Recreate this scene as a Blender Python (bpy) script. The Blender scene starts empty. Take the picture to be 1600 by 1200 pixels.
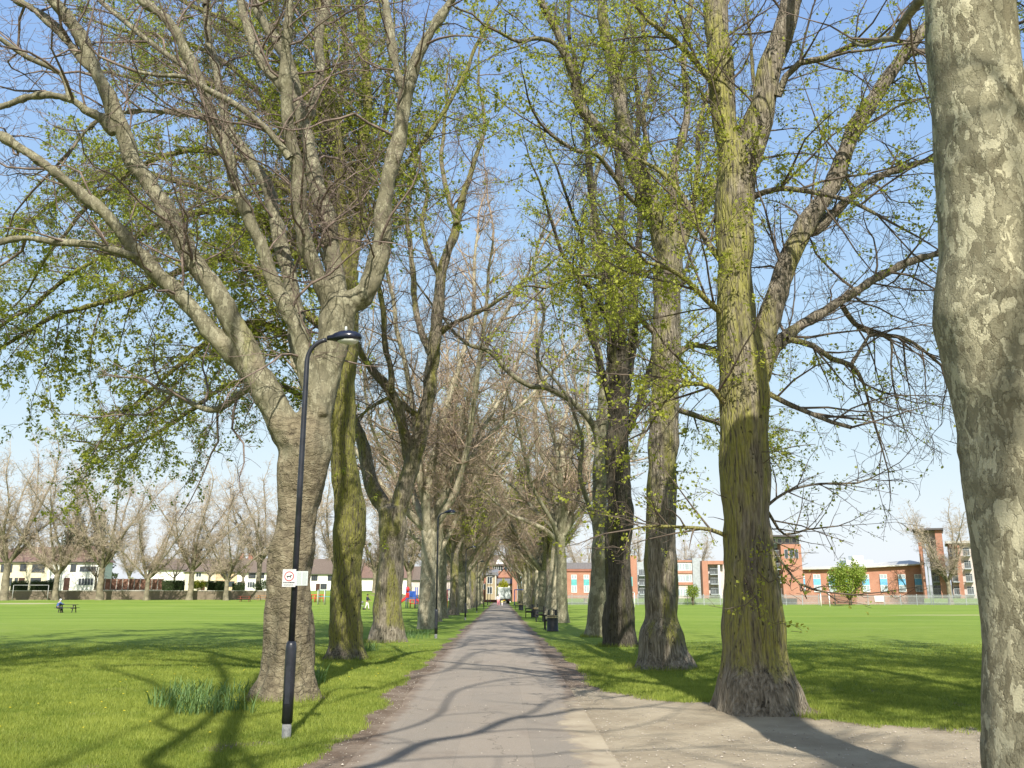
import bpy, bmesh, math, random
import numpy as np
from mathutils import Vector, Matrix
R = math.radians
scene = bpy.context.scene
COL = scene.collection
# ------------------------------------------------------------------ camera
F = 1386.0; PITCH = 13.4; YAW = -0.7; EYE = 1.6
cam_d = bpy.data.cameras.new("camera"); cam = bpy.data.objects.new("camera", cam_d); COL.objects.link(cam)
cam.location = (0, 0, EYE); cam.rotation_euler = (R(90 + PITCH), 0, R(YAW))
cam_d.lens = 36 * F / 1600; cam_d.sensor_width = 36; cam_d.clip_end = 6000; cam_d.clip_start = 0.05
scene.camera = cam
# ------------------------------------------------------------------ sky, sun, exposure
SUN_EL = 41.0
sun_dir = Vector((0.075 * math.cos(R(SUN_EL)), -math.cos(R(SUN_EL)), math.sin(R(SUN_EL)))).normalized()
world = bpy.data.worlds.new("World"); scene.world = world; world.use_nodes = True
wn = world.node_tree; wn.nodes.clear()
wo = wn.nodes.new('ShaderNodeOutputWorld'); wb = wn.nodes.new('ShaderNodeBackground'); sky = wn.nodes.new('ShaderNodeTexSky')
sky.sky_type = 'NISHITA'; sky.sun_disc = False; sky.sun_elevation = R(SUN_EL); sky.sun_rotation = R(176)
sky.altitude = 0; sky.air_density = 1.0; sky.dust_density = 1.0; sky.ozone_density = 1.6
# soft shoulder on the bright horizon, as daylight film has it
sep = wn.nodes.new('ShaderNodeSeparateColor'); cmb = wn.nodes.new('ShaderNodeCombineColor'); wn.links.new(sky.outputs[0], sep.inputs[0])
for i_, c_ in enumerate((.36, .415, .66)):
    m1 = wn.nodes.new('ShaderNodeMath'); m1.operation = 'MULTIPLY'; m1.inputs[1].default_value = -c_; wn.links.new(sep.outputs[i_], m1.inputs[0])
    m2 = wn.nodes.new('ShaderNodeMath'); m2.operation = 'EXPONENT'; wn.links.new(m1.outputs[0], m2.inputs[0])
    m3 = wn.nodes.new('ShaderNodeMath'); m3.operation = 'SUBTRACT'; m3.inputs[0].default_value = 1.0; wn.links.new(m2.outputs[0], m3.inputs[1])
    m4 = wn.nodes.new('ShaderNodeMath'); m4.operation = 'MULTIPLY'; m4.inputs[1].default_value = 3.75; wn.links.new(m3.outputs[0], m4.inputs[0])
    wn.links.new(m4.outputs[0], cmb.inputs[i_])
wn.links.new(cmb.outputs[0], wb.inputs[0]); wb.inputs[1].default_value = 0.15
wn.links.new(wb.outputs[0], wo.inputs[0])
sl = bpy.data.lights.new("sun", 'SUN'); sl.energy = 4.0; sl.angle = R(0.5); sl.color = (1.0, 0.95, 0.85)
so = bpy.data.objects.new("sun", sl); COL.objects.link(so); so.location = (0, -20, 40)
so.rotation_euler = sun_dir.to_track_quat('Z', 'Y').to_euler()
scene.view_settings.view_transform = 'Standard'; scene.view_settings.look = 'None'
scene.view_settings.exposure = 0.88; scene.view_settings.gamma = 1
scene.cycles.max_bounces = 6; scene.cycles.transparent_max_bounces = 8
scene.cycles.diffuse_bounces = 3; scene.cycles.glossy_bounces = 2; scene.cycles.transmission_bounces = 3
# ------------------------------------------------------------------ helpers
random.seed(7); rng = np.random.default_rng(11)
CAMR = cam.rotation_euler.to_matrix()
FWD = CAMR @ Vector((0, 0, -1))
def at(u, v, Y):
    """world point on the ground-distance plane y = Y seen at photo pixel (u, v)"""
    r = CAMR @ Vector((u - 800, 600 - v, -F))
    return Vector((0, 0, EYE)) + r * (Y / r.y)
def zdepth(p): return (Vector(p) - Vector((0, 0, EYE))).dot(FWD)
def X_at(u, Y): return at(u, 930, Y).x
def Z_at(v, Y): return at(790, v, Y).z
def sstep(a, b, x):
    t = np.clip((np.asarray(x, float) - a) / (b - a), 0, 1); return t * t * (3 - 2 * t)
def _hash(ix, iy, iz, s):
    n = (ix.astype(np.int64) * 374761393 + iy.astype(np.int64) * 668265263 + iz.astype(np.int64) * 2147483647 + s * 974634777) & 0xffffffff
    n = ((n ^ (n >> 13)) * 1274126177) & 0xffffffff
    n = (n ^ (n >> 16)) & 0xffff
    return n / 65535.0
def vnoise(p, s=0):
    """value noise 0..1, p (N,3)"""
    p = np.asarray(p, float); i = np.floor(p).astype(np.int64); f = p - i; f = f * f * (3 - 2 * f)
    x, y, z = i[:, 0], i[:, 1], i[:, 2]; fx, fy, fz = f[:, 0], f[:, 1], f[:, 2]
    def L(a, b, t): return a + (b - a) * t
    c = lambda dx, dy, dz: _hash(x + dx, y + dy, z + dz, s)
    return L(L(L(c(0,0,0), c(1,0,0), fx), L(c(0,1,0), c(1,1,0), fx), fy), L(L(c(0,0,1), c(1,0,1), fx), L(c(0,1,1), c(1,1,1), fx), fy), fz)
def vn2(x, y, sc, s=0):
    x = np.asarray(x, float).ravel(); y = np.asarray(y, float).ravel()
    return vnoise(np.stack([x * sc, y * sc, np.zeros_like(x) + .5], 1), s)
def terrain(x, y):
    x = np.asarray(x, float); y = np.asarray(y, float)
    side = sstep(-9, -28, x)
    h = side * (0.9 * sstep(100, 144, y) + 1.35 * sstep(145.3, 146.2, y) + 0.3 * sstep(150, 200, y))
    return h
def th(x, y): return float(terrain(x, y))
# ---- mesh from numpy
def np_mesh(name, V, quads=None, tris=None, smooth=False, attrs=None, mat=None):
    me = bpy.data.meshes.new(name)
    V = np.asarray(V, np.float32); idx = []; st = []; n = 0
    if quads is not None and len(quads):
        q = np.asarray(quads, np.int32); idx.append(q.ravel()); st.append(np.arange(len(q)) * 4); n = len(q) * 4
    if tris is not None and len(tris):
        t = np.asarray(tris, np.int32); idx.append(t.ravel()); st.append(n + np.arange(len(t)) * 3)
    idx = np.concatenate(idx).astype(np.int32); st = np.concatenate(st).astype(np.int32)
    me.vertices.add(len(V)); me.vertices.foreach_set('co', V.ravel())
    me.loops.add(len(idx)); me.loops.foreach_set('vertex_index', idx)
    me.polygons.add(len(st)); me.polygons.foreach_set('loop_start', st)
    if smooth: me.polygons.foreach_set('use_smooth', np.ones(len(st), bool))
    me.update(calc_edges=True)
    for k, a in (attrs or {}).items():
        at_ = me.attributes.new(k, 'FLOAT', 'POINT'); at_.data.foreach_set('value', np.asarray(a, np.float32))
    if mat: me.materials.append(mat)
    return me
def link(name, me, parent=None, loc=None):
    o = bpy.data.objects.new(name, me); COL.objects.link(o)
    if parent: o.parent = parent
    if loc is not None: o.location = loc
    return o
def tag(o, label=None, cat=None, group=None, kind=None):
    if label: o["label"] = label
    if cat: o["category"] = cat
    if group: o["group"] = group
    if kind: o["kind"] = kind
    return o
def thing(name, label, cat, loc=(0, 0, 0), rz=0, group=None):
    o = bpy.data.objects.new(name, None); COL.objects.link(o); o.empty_display_size = .2
    o.location = loc; o.rotation_euler = (0, 0, rz)
    return tag(o, label, cat, group)
def copy_tree(o, parent=None):
    c = o.copy(); COL.objects.link(c)
    if parent: c.parent = parent
    for ch in list(o.children): copy_tree(ch, c)
    return c
# ---- small shape collector
class MB:
    def __init__(s): s.v = []; s.f = []
    def add(s, vs, fs):
        b = len(s.v); s.v += [tuple(x) for x in vs]; s.f += [tuple(b + i for i in f) for f in fs]; return s
    def box(s, x0, x1, y0, y1, z0, z1, M=None):
        vs = [Vector((x, y, z)) for z in (z0, z1) for y in (y0, y1) for x in (x0, x1)]
        if M is not None: vs = [M @ v for v in vs]
        return s.add(vs, [(0, 2, 3, 1), (4, 5, 7, 6), (0, 1, 5, 4), (2, 6, 7, 3), (0, 4, 6, 2), (1, 3, 7, 5)])
    def prism(s, poly, y0, y1):
        n = len(poly); vs = [(x, y0, z) for x, z in poly] + [(x, y1, z) for x, z in poly]
        return s.add(vs, [tuple(range(n)), tuple(range(2 * n - 1, n - 1, -1))] + [(i, i + n, (i + 1) % n + n, (i + 1) % n) for i in range(n)])
    def tube(s, pts, rad, k=10, cap=True):
        pts = [Vector(p) for p in pts]; n = len(pts)
        if not hasattr(rad, '__len__'): rad = [rad] * n
        prev = None; vs = []
        for i, p in enumerate(pts):
            t = (pts[min(i + 1, n - 1)] - pts[max(i - 1, 0)]).normalized()
            if prev is None:
                a = Vector((1, 0, 0)) if abs(t.x) < .8 else Vector((0, 1, 0)); u = t.cross(a).normalized()
            else: u = (prev - t * prev.dot(t)).normalized()
            prev = u; w = t.cross(u)
            for j in range(k):
                a = 2 * math.pi * j / k; vs.append(p + (u * math.cos(a) + w * math.sin(a)) * rad[i])
        fs = [(i * k + j, i * k + (j + 1) % k, (i + 1) * k + (j + 1) % k, (i + 1) * k + j) for i in range(n - 1) for j in range(k)]
        if cap: fs += [tuple(range(k - 1, -1, -1)), tuple((n - 1) * k + j for j in range(k))]
        return s.add(vs, fs)
    def lathe(s, prof, c=(0, 0, 0), k=24):
        return s.tube([(c[0], c[1], c[2] + z) for r, z in prof], [r for r, z in prof], k)
    def ell(s, c, r, k=14, m=9):
        vs = []
        for i in range(m + 1):
            a = math.pi * i / m
            for j in range(k):
                b = 2 * math.pi * j / k
                vs.append((c[0] + r[0] * math.sin(a) * math.cos(b), c[1] + r[1] * math.sin(a) * math.sin(b), c[2] - r[2] * math.cos(a)))
        return s.add(vs, [(i * k + j, i * k + (j + 1) % k, (i + 1) * k + (j + 1) % k, (i + 1) * k + j) for i in range(m) for j in range(k)])
    def build(s, name, mat, parent=None, smooth=False, bevel=0, loc=None):
        me = bpy.data.meshes.new(name); me.from_pydata(s.v, [], s.f)
        bm = bmesh.new(); bm.from_mesh(me); bmesh.ops.remove_doubles(bm, verts=bm.verts, dist=1e-5)
        bmesh.ops.recalc_face_normals(bm, faces=bm.faces)
        if bevel: bmesh.ops.bevel(bm, geom=list(bm.edges), offset=bevel, segments=2, affect='EDGES', clamp_overlap=True)
        bm.to_mesh(me); bm.free()
        if smooth:
            for p in me.polygons: p.use_smooth = True
        me.materials.append(mat)
        return link(name, me, parent, loc)
# ---- material helper
def mat(name):
    m = bpy.data.materials.new(name); m.use_nodes = True; nt = m.node_tree
    for n in list(nt.nodes): nt.nodes.remove(n)
    out = nt.nodes.new('ShaderNodeOutputMaterial'); b = nt.nodes.new('ShaderNodeBsdfPrincipled')
    nt.links.new(b.outputs[0], out.inputs[0]); b.inputs['Roughness'].default_value = .85
    b.inputs['Specular IOR Level'].default_value = .3
    return m, nt, b
class NT:
    def __init__(s, nt): s.nt = nt
    def n(s, t, ins=None, **kw):
        x = s.nt.nodes.new('ShaderNode' + t)
        for k, v in kw.items(): setattr(x, k, v)
        for k, v in (ins or {}).items():
            if isinstance(v, bpy.types.NodeSocket): s.nt.links.new(v, x.inputs[k])
            else: x.inputs[k].default_value = v
        return x
    def noise(s, vec, scale, det=3, rough=.55): return s.n('TexNoise', {'Vector': vec, 'Scale': scale, 'Detail': det, 'Roughness': rough}).outputs[0]
    def math(s, op, a, b=0.0, clamp=False): return s.n('Math', {0: a, 1: b}, operation=op, use_clamp=clamp).outputs[0]
    def ss(s, v, a, b): return s.n('MapRange', {'Value': v, 'From Min': a, 'From Max': b}, interpolation_type='SMOOTHSTEP').outputs[0]
    def mix(s, f, a, b, mode='MIX'):
        c = lambda q: (*q, 1) if isinstance(q, tuple) and len(q) == 3 else q
        return s.n('Mix', {0: f, 6: c(a), 7: c(b)}, data_type='RGBA', blend_type=mode).outputs[2]
    def scale(s, vec, sc, rot=(0,0,0)): return s.n('Mapping', {'Vector': vec, 'Scale': sc, 'Rotation': rot}).outputs[0]
    def co(s): return s.n('TexCoord').outputs['Object']
    def attr(s, k): return s.n('Attribute', attribute_name=k).outputs['Fac']
    def ramp(s, f, st, interp='LINEAR'):
        r = s.n('ValToRGB', {0: f}); cr = r.color_ramp; cr.interpolation = interp
        while len(cr.elements) < len(st): cr.elements.new(.5)
        for e, (p, c) in zip(cr.elements, st): e.position = p; e.color = (*c, 1)
        return r.outputs[0]
    def bump(s, b, h, dist, strength=1.0): s.nt.links.new(s.n('Bump', {'Height': h, 'Distance': dist, 'Strength': strength}).outputs[0], b.inputs['Normal'])
    def set(s, b, k, v): s.nt.links.new(v, b.inputs[k])
def plain(name, col, rough=.7, metal=0, var=.12, scale=3.0, spec=.3):
    m, nt, b = mat(name); t = NT(nt); n = t.noise(t.co(), scale, 4)
    dark = tuple(c * (1 - var) for c in col); lite = tuple(min(1, c * (1 + var)) for c in col)
    t.set(b, 'Base Color', t.mix(t.ss(n, .3, .7), dark, lite)); b.inputs['Roughness'].default_value = rough; b.inputs['Metallic'].default_value = metal
    b.inputs['Specular IOR Level'].default_value = spec
    return m
def brick(name, c1, c2, mortar, scale=1.0):
    m, nt, b = mat(name); t = NT(nt); co = t.co()
    s = t.n('SeparateXYZ', {0: co}); xy = t.math('ADD', s.outputs[0], s.outputs[1])
    v = t.n('CombineXYZ', {0: xy, 1: s.outputs[2]}).outputs[0]
    br = t.n('TexBrick', {'Vector': v, 'Color1': (*c1, 1), 'Color2': (*c2, 1), 'Mortar': (*mortar, 1), 'Scale': scale, 'Mortar Size': .012, 'Brick Width': .23, 'Row Height': .075})
    n = t.noise(co, .6, 4)
    t.set(b, 'Base Color', t.mix(t.math('MULTIPLY', t.ss(n, .35, .7), .35), br.outputs[0], tuple(c * .6 for c in c1)))
    return m
# ------------------------------------------------------------------ bark, twig, leaf materials
def bark_plane(name, cols, fine=1.0, moss=0.0, dist=.012, scale=9.0, low=None, flk=.36, gr=.35):
    """flaking plane bark: plates of several tones stretched along the trunk"""
    m, nt, b = mat(name); t = NT(nt); co = t.co()
    c0 = t.scale(co, (1, 1, .5))
    w = t.n('TexNoise', {'Vector': c0, 'Scale': scale * .9, 'Detail': 4, 'Roughness': .6}).outputs[1]
    off = t.n('VectorMath', {0: w, 1: (.5, .5, .5)}, operation='SUBTRACT').outputs[0]
    off = t.n('VectorMath', {0: off, 'Scale': flk}, operation='SCALE').outputs[0]
    c1 = t.n('VectorMath', {0: c0, 1: off}, operation='ADD').outputs[0]
    v1 = t.n('TexVoronoi', {'Vector': c1, 'Scale': scale}); v2 = t.n('TexVoronoi', {'Vector': c1, 'Scale': scale * 2.3})
    r1 = t.n('SeparateColor', {0: v1.outputs['Color']}).outputs[0]; r2 = t.n('SeparateColor', {0: v2.outputs['Color']}).outputs[1]
    val = t.math('ADD', t.math('MULTIPLY', r1, .62), t.math('MULTIPLY', r2, .38))
    big = t.noise(co, 1.1, 2)
    val = t.math('ADD', val, t.math('MULTIPLY', t.math('SUBTRACT', big, .5), .5))
    n = len(cols); col = t.ramp(val, [(.15 + .62 * i / n if i else 0, c) for i, c in enumerate(cols)], 'CONSTANT')
    grain = t.noise(co, 70, 4, .7)
    col = t.mix(t.math('MULTIPLY', t.ss(grain, .35, .75), gr), col, (.10, .09, .07))
    if low:   # rough brown lower bark with cross cracks
        z = t.n('SeparateXYZ', {0: co}).outputs[2]
        xx = t.n('SeparateXYZ', {0: co}).outputs[0]
        f = t.math('ADD', t.ss(z, 6.0, 2.0), t.math('MULTIPLY', t.math('SUBTRACT', big, .5), 2.2))
        f = t.math('ADD', f, t.math('MULTIPLY', t.ss(xx, -.3, .25), .25))
        lb = t.math('ADD', t.math('MULTIPLY', t.noise(t.scale(co, (2.2, 2.2, 3.4)), 2.4, 6, .74), .6), t.math('MULTIPLY', t.noise(t.scale(co, (1.5, 1.5, 1)), 5, 5, .75), .4))
        lc = t.ramp(lb, [(.36, (.06, .046, .03)), (.44, (.17, .14, .09)), (.54, (.25, .21, .135)), (.64, (.36, .32, .22))])
        cw = t.n('VectorMath', {0: t.scale(co, (2.0, 2.0, 9)), 1: t.n('VectorMath', {0: t.n('TexNoise', {'Vector': co, 'Scale': 4.5, 'Detail': 4}).outputs[1], 'Scale': 2.0}, operation='SCALE').outputs[0]}, operation='ADD').outputs[0]
        cr = t.ss(t.n('TexVoronoi', {'Vector': cw, 'Scale': 1.0}, feature='DISTANCE_TO_EDGE').outputs[0], .09, .01)
        lc = t.mix(t.math('MULTIPLY', t.math('MULTIPLY', cr, .4), t.ss(t.noise(co, 2.6, 3), .47, .60)), lc, (.045, .034, .025)); lb = t.math('SUBTRACT', lb, t.math('MULTIPLY', cr, .13))
        col = t.mix(t.ss(f, .35, .75), col, lc)
        hl = t.math('MULTIPLY', lb, t.ss(f, .35, .75))
    if moss:
        mo = t.ss(t.math('ADD', t.noise(t.scale(co, (1, 1, .35)), 1.6, 5), moss - .5), .5, .66)
        col = t.mix(t.math('MULTIPLY', mo, .75), col, t.mix(t.noise(co, 25, 3), (.17, .18, .045), (.26, .24, .075)))
    t.set(b, 'Base Color', col); b.inputs['Roughness'].default_value = .8
    edge = t.n('TexVoronoi', {'Vector': c1, 'Scale': scale}, feature='DISTANCE_TO_EDGE').outputs[0]
    h = t.math('ADD', t.math('MULTIPLY', r1, .6), t.math('MULTIPLY', t.ss(edge, 0, .06), .14))
    h = t.math('ADD', h, t.math('MULTIPLY', grain, .35)); h = t.math('ADD', h, t.math('MULTIPLY', r2, .3))
    if low: h = t.math('ADD', h, t.math('MULTIPLY', hl, 9.0))
    t.bump(b, h, dist, 1.0)
    return m
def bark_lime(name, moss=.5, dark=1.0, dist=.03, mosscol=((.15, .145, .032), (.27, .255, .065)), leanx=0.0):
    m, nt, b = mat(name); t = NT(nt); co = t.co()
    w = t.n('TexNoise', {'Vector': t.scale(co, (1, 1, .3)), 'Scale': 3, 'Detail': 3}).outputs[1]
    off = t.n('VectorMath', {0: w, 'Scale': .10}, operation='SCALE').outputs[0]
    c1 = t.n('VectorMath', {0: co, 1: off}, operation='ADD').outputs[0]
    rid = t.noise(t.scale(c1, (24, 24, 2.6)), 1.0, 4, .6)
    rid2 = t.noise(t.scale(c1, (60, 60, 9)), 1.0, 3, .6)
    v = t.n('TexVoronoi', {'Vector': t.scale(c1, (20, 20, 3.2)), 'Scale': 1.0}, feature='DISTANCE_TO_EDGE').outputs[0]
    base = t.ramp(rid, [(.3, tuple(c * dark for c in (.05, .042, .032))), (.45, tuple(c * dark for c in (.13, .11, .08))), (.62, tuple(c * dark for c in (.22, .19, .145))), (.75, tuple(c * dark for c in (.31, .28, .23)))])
    ml = t.noise(t.scale(co, (1.3, 1.3, .28)), 1.9, 5, .6)
    ml = t.math('ADD', ml, moss - .5)
    if leanx:
        xx = t.n('SeparateXYZ', {0: co}).outputs[0]; ml = t.math('ADD', ml, t.math('MULTIPLY', xx, leanx))
    z = t.n('SeparateXYZ', {0: co}).outputs[2]
    ml = t.math('SUBTRACT', ml, t.math('MULTIPLY', t.ss(z, .75, .1), .35))
    mo = t.math('MULTIPLY', t.ss(ml, .44, .6), t.ss(t.math('ADD', t.math('MULTIPLY', rid, .6), t.math('MULTIPLY', rid2, .4)), .36, .56))
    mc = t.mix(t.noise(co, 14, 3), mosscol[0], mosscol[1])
    col = t.mix(mo, base, mc)
    spots = t.ss(t.noise(t.scale(co, (1, 1, .6)), 13, 2), .66, .71)
    col = t.mix(t.math('MULTIPLY', spots, .8), col, (.03, .026, .018))
    t.set(b, 'Base Color', col); b.inputs['Roughness'].default_value = .92
    h = t.math('ADD', rid, t.math('ADD', t.math('MULTIPLY', t.ss(v, 0, .18), .5), t.math('MULTIPLY', rid2, .3)))
    h = t.math('SUBTRACT', h, t.math('MULTIPLY', spots, .5))
    t.bump(b, h, dist, 1.0)
    return m
PL = [(.15, .138, .088), (.185, .17, .108), (.215, .195, .125), (.235, .215, .14), (.20, .185, .118), (.33, .31, .21)]
M_plane_near = bark_plane("bark_plane_near", [(.185, .165, .10), (.25, .23, .145), (.305, .28, .18), (.235, .215, .135), (.37, .34, .22), (.50, .465, .31)], dist=.03, scale=9.5, flk=.30, gr=.2, moss=.38)
M_plane_brown = bark_plane("bark_plane_brown", PL, dist=.012, scale=10, moss=.40, low=True)
M_plane = bark_plane("bark_plane", PL, dist=.012, scale=8, moss=.38)
M_plane_pale = bark_plane("bark_plane_pale", [(.23, .20, .13), (.31, .275, .185), (.38, .34, .23), (.45, .40, .28)], dist=.01, scale=7, moss=.15)
M_lime = bark_lime("bark_lime", moss=.565, leanx=-.10, mosscol=((.19, .18, .045), (.33, .31, .09)), dark=1.25)
M_lime_moss = bark_lime("bark_lime_mossy", moss=.80)
M_lime_grey = bark_lime("bark_lime_grey", moss=.50, dark=1.35)
M_lime_shaded = bark_lime("bark_lime_shaded", moss=.42, dark=.55, mosscol=((.06, .06, .012), (.13, .13, .03)))  # lime bark and moss darkened, the trunk's shade put into the colour
def twigmat(name, c):
    m = plain(name, c, .85, var=.3, scale=6.0); return m
M_twig_plane = twigmat("twig_plane", (.19, .145, .12))
M_twig_lime = twigmat("twig_lime", (.125, .098, .075))
M_twig_far = twigmat("twig_far", (.34, .255, .185))
M_twig_wall = twigmat("twig_wall", (.42, .345, .26))
M_bark_far = plain("bark_far", (.20, .175, .12), .9, var=.35, scale=2.0)
def leafmat(name, a, c, tr=.52):
    m, nt, b = mat(name); t = NT(nt)
    col = t.mix(t.attr('tint'), a, c); t.set(b, 'Base Color', col); b.inputs['Roughness'].default_value = .55
    tl = t.n('BsdfTranslucent', {'Color': t.mix(.5, col, (.32, .38, .03))})
    mx = t.n('MixShader', {0: tr, 1: b.outputs[0], 2: tl.outputs[0]})
    out = [n for n in nt.nodes if n.type == 'OUTPUT_MATERIAL'][0]; nt.links.new(mx.outputs[0], out.inputs[0])
    return m
M_leaf = leafmat("leaf_lime", (.26, .30, .035), (.56, .57, .10))
M_leaf_dk = leafmat("leaf_lime_deeper", (.20, .245, .03), (.50, .52, .09))
M_leaf_bud = leafmat("leaf_bud", (.20, .18, .06), (.30, .30, .07), .3)
M_hedge = leafmat("leaf_hedge", (.018, .05, .014), (.06, .11, .025), .15)
M_conifer = leafmat("leaf_conifer", (.02, .04, .018), (.065, .085, .035), .1)
M_goldleaf = leafmat("leaf_gold", (.30, .32, .02), (.50, .48, .04), .3)
M_bushleaf = leafmat("leaf_bush", (.20, .27, .04), (.36, .44, .08), .4)
M_grass_blade = leafmat("grass_blade", (.125, .18, .025), (.39, .435, .085), .4)
M_daff = leafmat("daffodil_leaf", (.075, .15, .045), (.18, .28, .095), .25)
# ------------------------------------------------------------------ ground
def bare_mask(x, y):
    x = np.asarray(x, float).ravel(); y = np.asarray(y, float).ravel()
    n = (vn2(x, y, 1.1, 1) - .5) * .9 + (vn2(x, y, 3.7, 2) - .5) * .5 + (vn2(x, y, 11, 3) - .5) * .25
    xl = PATH_L(y); xr = PATH_R(y); near0 = sstep(45, 20, y)
    d = np.maximum(xl - x, (x - xr) - .22 * near0)
    near = sstep(60, 15, y)
    b = 1 - sstep(.08, .42, d - n * .45 - .10 * near)
    yb = np.interp(x, [1.0, 1.9, 2.5, 3.2, 3.9, 4.6, 6, 9, 14], [17.0, 15.6, 14.4, 14.0, 12.5, 11.5, 11.2, 11.0, 10.4])
    g = 1 - sstep(-.35, .35, y - yb - n * 1.1)
    g = g * sstep(.8, 1.3, x)
    for (tx, ty, r) in TREE_SPOTS:
        dd = np.hypot(x - tx, (y - ty)); b = np.maximum(b, 1 - sstep(r * .9, r * 1.25 + .12, dd - n * .25))
    # worn thin patches
    w = sstep(.60, .76, vn2(x, y, .55, 5) * .6 + vn2(x, y, 2.3, 6) * .4) * sstep(26, 12, y) * .6 * (np.abs(x) < 7)
    b = np.maximum(b, w)
    return np.clip(np.maximum(b, g), 0, 1), np.clip(g, 0, 1)
def PATH_L(y): return -1.44 - .10 * sstep(8, 35, y) + (vn2(y, y * 0, .8, 9) - .5) * .16
def PATH_R(y): return 1.12 + .14 * sstep(8, 35, y) + (vn2(y, y * 0 + 7, .8, 9) - .5) * .16
# rows of trees: (X, Y, base radius)
TREE_SPOTS = [(-3.35, 14.6, .55), (-3.9, 23.4, .5), (-4.0, 31.8, .55), (3.65, 13.1, .72), (3.52, 20.3, .62), (3.75, 29, .5), (3.7, 35.5, .45), (3.85, 6.5, .55)]
def graded(lo, hi, s0, g, far_lo, far_hi):
    a = list(np.arange(lo, hi, s0)); s = s0; p = a[-1]
    while p < far_hi: s *= g; p += s; a.append(p)
    s = s0; p = lo; b = []
    while p > far_lo: s *= g; p -= s; b.append(p)
    return np.array(b[::-1] + a)
gx = graded(-9, 9, .12, 1.09, -2600, 2600); gy = graded(7, 30, .12, 1.035, -40, 3200)
GX, GY = np.meshgrid(gx, gy); fx, fy = GX.ravel(), GY.ravel()
bare, grav = bare_mask(fx, fy)
far = (fy > 60) | (np.abs(fx) > 12); bare = np.where(far & (np.abs(fx) > 3), 0, bare); grav = np.where(fy > 30, 0, grav)
hz = terrain(fx, fy) + (1 - np.clip(bare, 0, 1)) * .015 * (np.hypot(fx, fy) < 60) + (vn2(fx, fy, .35, 12) - .5) * .05 * sstep(2.5, 6, np.abs(fx)) * (fy < 130)
for (tx, ty, r) in TREE_SPOTS: hz = hz + .06 * np.exp(-((fx - tx) ** 2 + (fy - ty) ** 2) / (r * 1.6) ** 2)
hz = np.where((fx > PATH_L(fy) - .1) & (fx < PATH_R(fy) + .1), -.012, hz)
nx, ny = len(gx), len(gy)
ii = (np.arange(ny - 1)[:, None] * nx + np.arange(nx - 1)[None, :]).ravel()
quads = np.stack([ii, ii + 1, ii + nx + 1, ii + nx], 1)
mg, nt, b = mat("park_ground"); t = NT(nt); co = t.co()
s = t.n('SeparateXYZ', {0: co})
n1 = t.noise(co, .16, 4); n2 = t.noise(co, 1.3, 4); n3 = t.noise(co, 9, 4, .65); n4 = t.noise(co, 55, 3, .7)
g = t.mix(t.ss(n2, .3, .7), (.14, .20, .025), (.26, .32, .055))
g = t.mix(t.math('MULTIPLY', t.ss(n1, .35, .65), .5), g, (.215, .275, .045))
g = t.mix(t.math('MULTIPLY', t.ss(n3, .42, .7), .5), g, (.07, .125, .02)); g = t.mix(t.math('MULTIPLY', t.ss(t.noise(co, .8, 5, .7), .56, .72), .5), g, (.28, .25, .12))
g = t.mix(t.math('MULTIPLY', t.ss(n4, .5, .75), .3), g, (.24, .30, .07))
farf = t.ss(s.outputs[1], 16, 60)
g = t.mix(t.math('MULTIPLY', farf, .75), g, t.mix(t.ss(t.noise(t.scale(co, (.25, 1, 1)), .22, 5), .3, .7), (.135, .225, .028), (.235, .315, .055)))
soil = t.mix(t.ss(t.noise(co, 2.2, 5, .65), .3, .7), (.155, .112, .082), (.27, .215, .165))
grv = t.mix(t.ss(t.noise(co, 1.1, 5, .6), .3, .7), (.32, .265, .19), (.46, .39, .285))
grv = t.mix(t.math('MULTIPLY', t.ss(t.noise(co, 85, 3, .8), .55, .75), .45), grv, (.55, .5, .42))
soil = t.mix(t.attr('gravel'), soil, grv)
bf = t.math('ADD', t.attr('bare'), t.math('MULTIPLY', t.math('SUBTRACT', n3, .5), .9))
bf = t.math('ADD', bf, t.math('MULTIPLY', t.math('SUBTRACT', t.noise(co, 30, 3), .5), .5))
col = t.mix(t.ss(bf, .38, .62), g, soil)
col = t.mix(t.math('MULTIPLY', t.ss(t.noise(t.scale(co, (.35, 1, 1)), .45, 6, .7), .54, .68), t.math('MULTIPLY', farf, .55)), col, (.30, .33, .11)); col = t.mix(t.math('MULTIPLY', t.ss(t.noise(co, 5, 3, .8), .62, .72), t.math('MULTIPLY', farf, .5)), col, (.10, .17, .03))
# sandy worn ellipses out on the pitches
def ell_mask(cx, cy, ax, ay):
    dx = t.math('DIVIDE', t.math('SUBTRACT', s.outputs[0], cx), ax); dy = t.math('DIVIDE', t.math('SUBTRACT', s.outputs[1], cy), ay)
    d = t.math('ADD', t.math('MULTIPLY', dx, dx), t.math('MULTIPLY', dy, dy))
    return t.ss(t.math('ADD', d, t.math('MULTIPLY', t.math('SUBTRACT', n1, .5), 1.4)), 1.1, .6)
for (u, v, Y, ax, ay, cc) in ((35, 946, 124, 4.5, 2.2, (.46, .40, .27)), (1470, 964, 76, 5.5, 1.6, (.42, .37, .21)), (1265, 966, 72, 7, 1.3, (.30, .33, .06)), (12, 941, 140, 6, 2, (.4, .36, .2))):
    col = t.mix(t.math('MULTIPLY', ell_mask(X_at(u, Y), Y, ax, ay), .75), col, cc)
t.set(b, 'Base Color', col); b.inputs['Roughness'].default_value = .95; b.inputs['Specular IOR Level'].default_value = .12
t.bump(b, t.math('ADD', n3, t.math('MULTIPLY', n4, .6)), .05, .8)
ground = link("ground", np_mesh("ground", np.stack([fx, fy, hz], 1), quads, smooth=True, attrs={'bare': bare, 'gravel': grav}, mat=mg))
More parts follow.
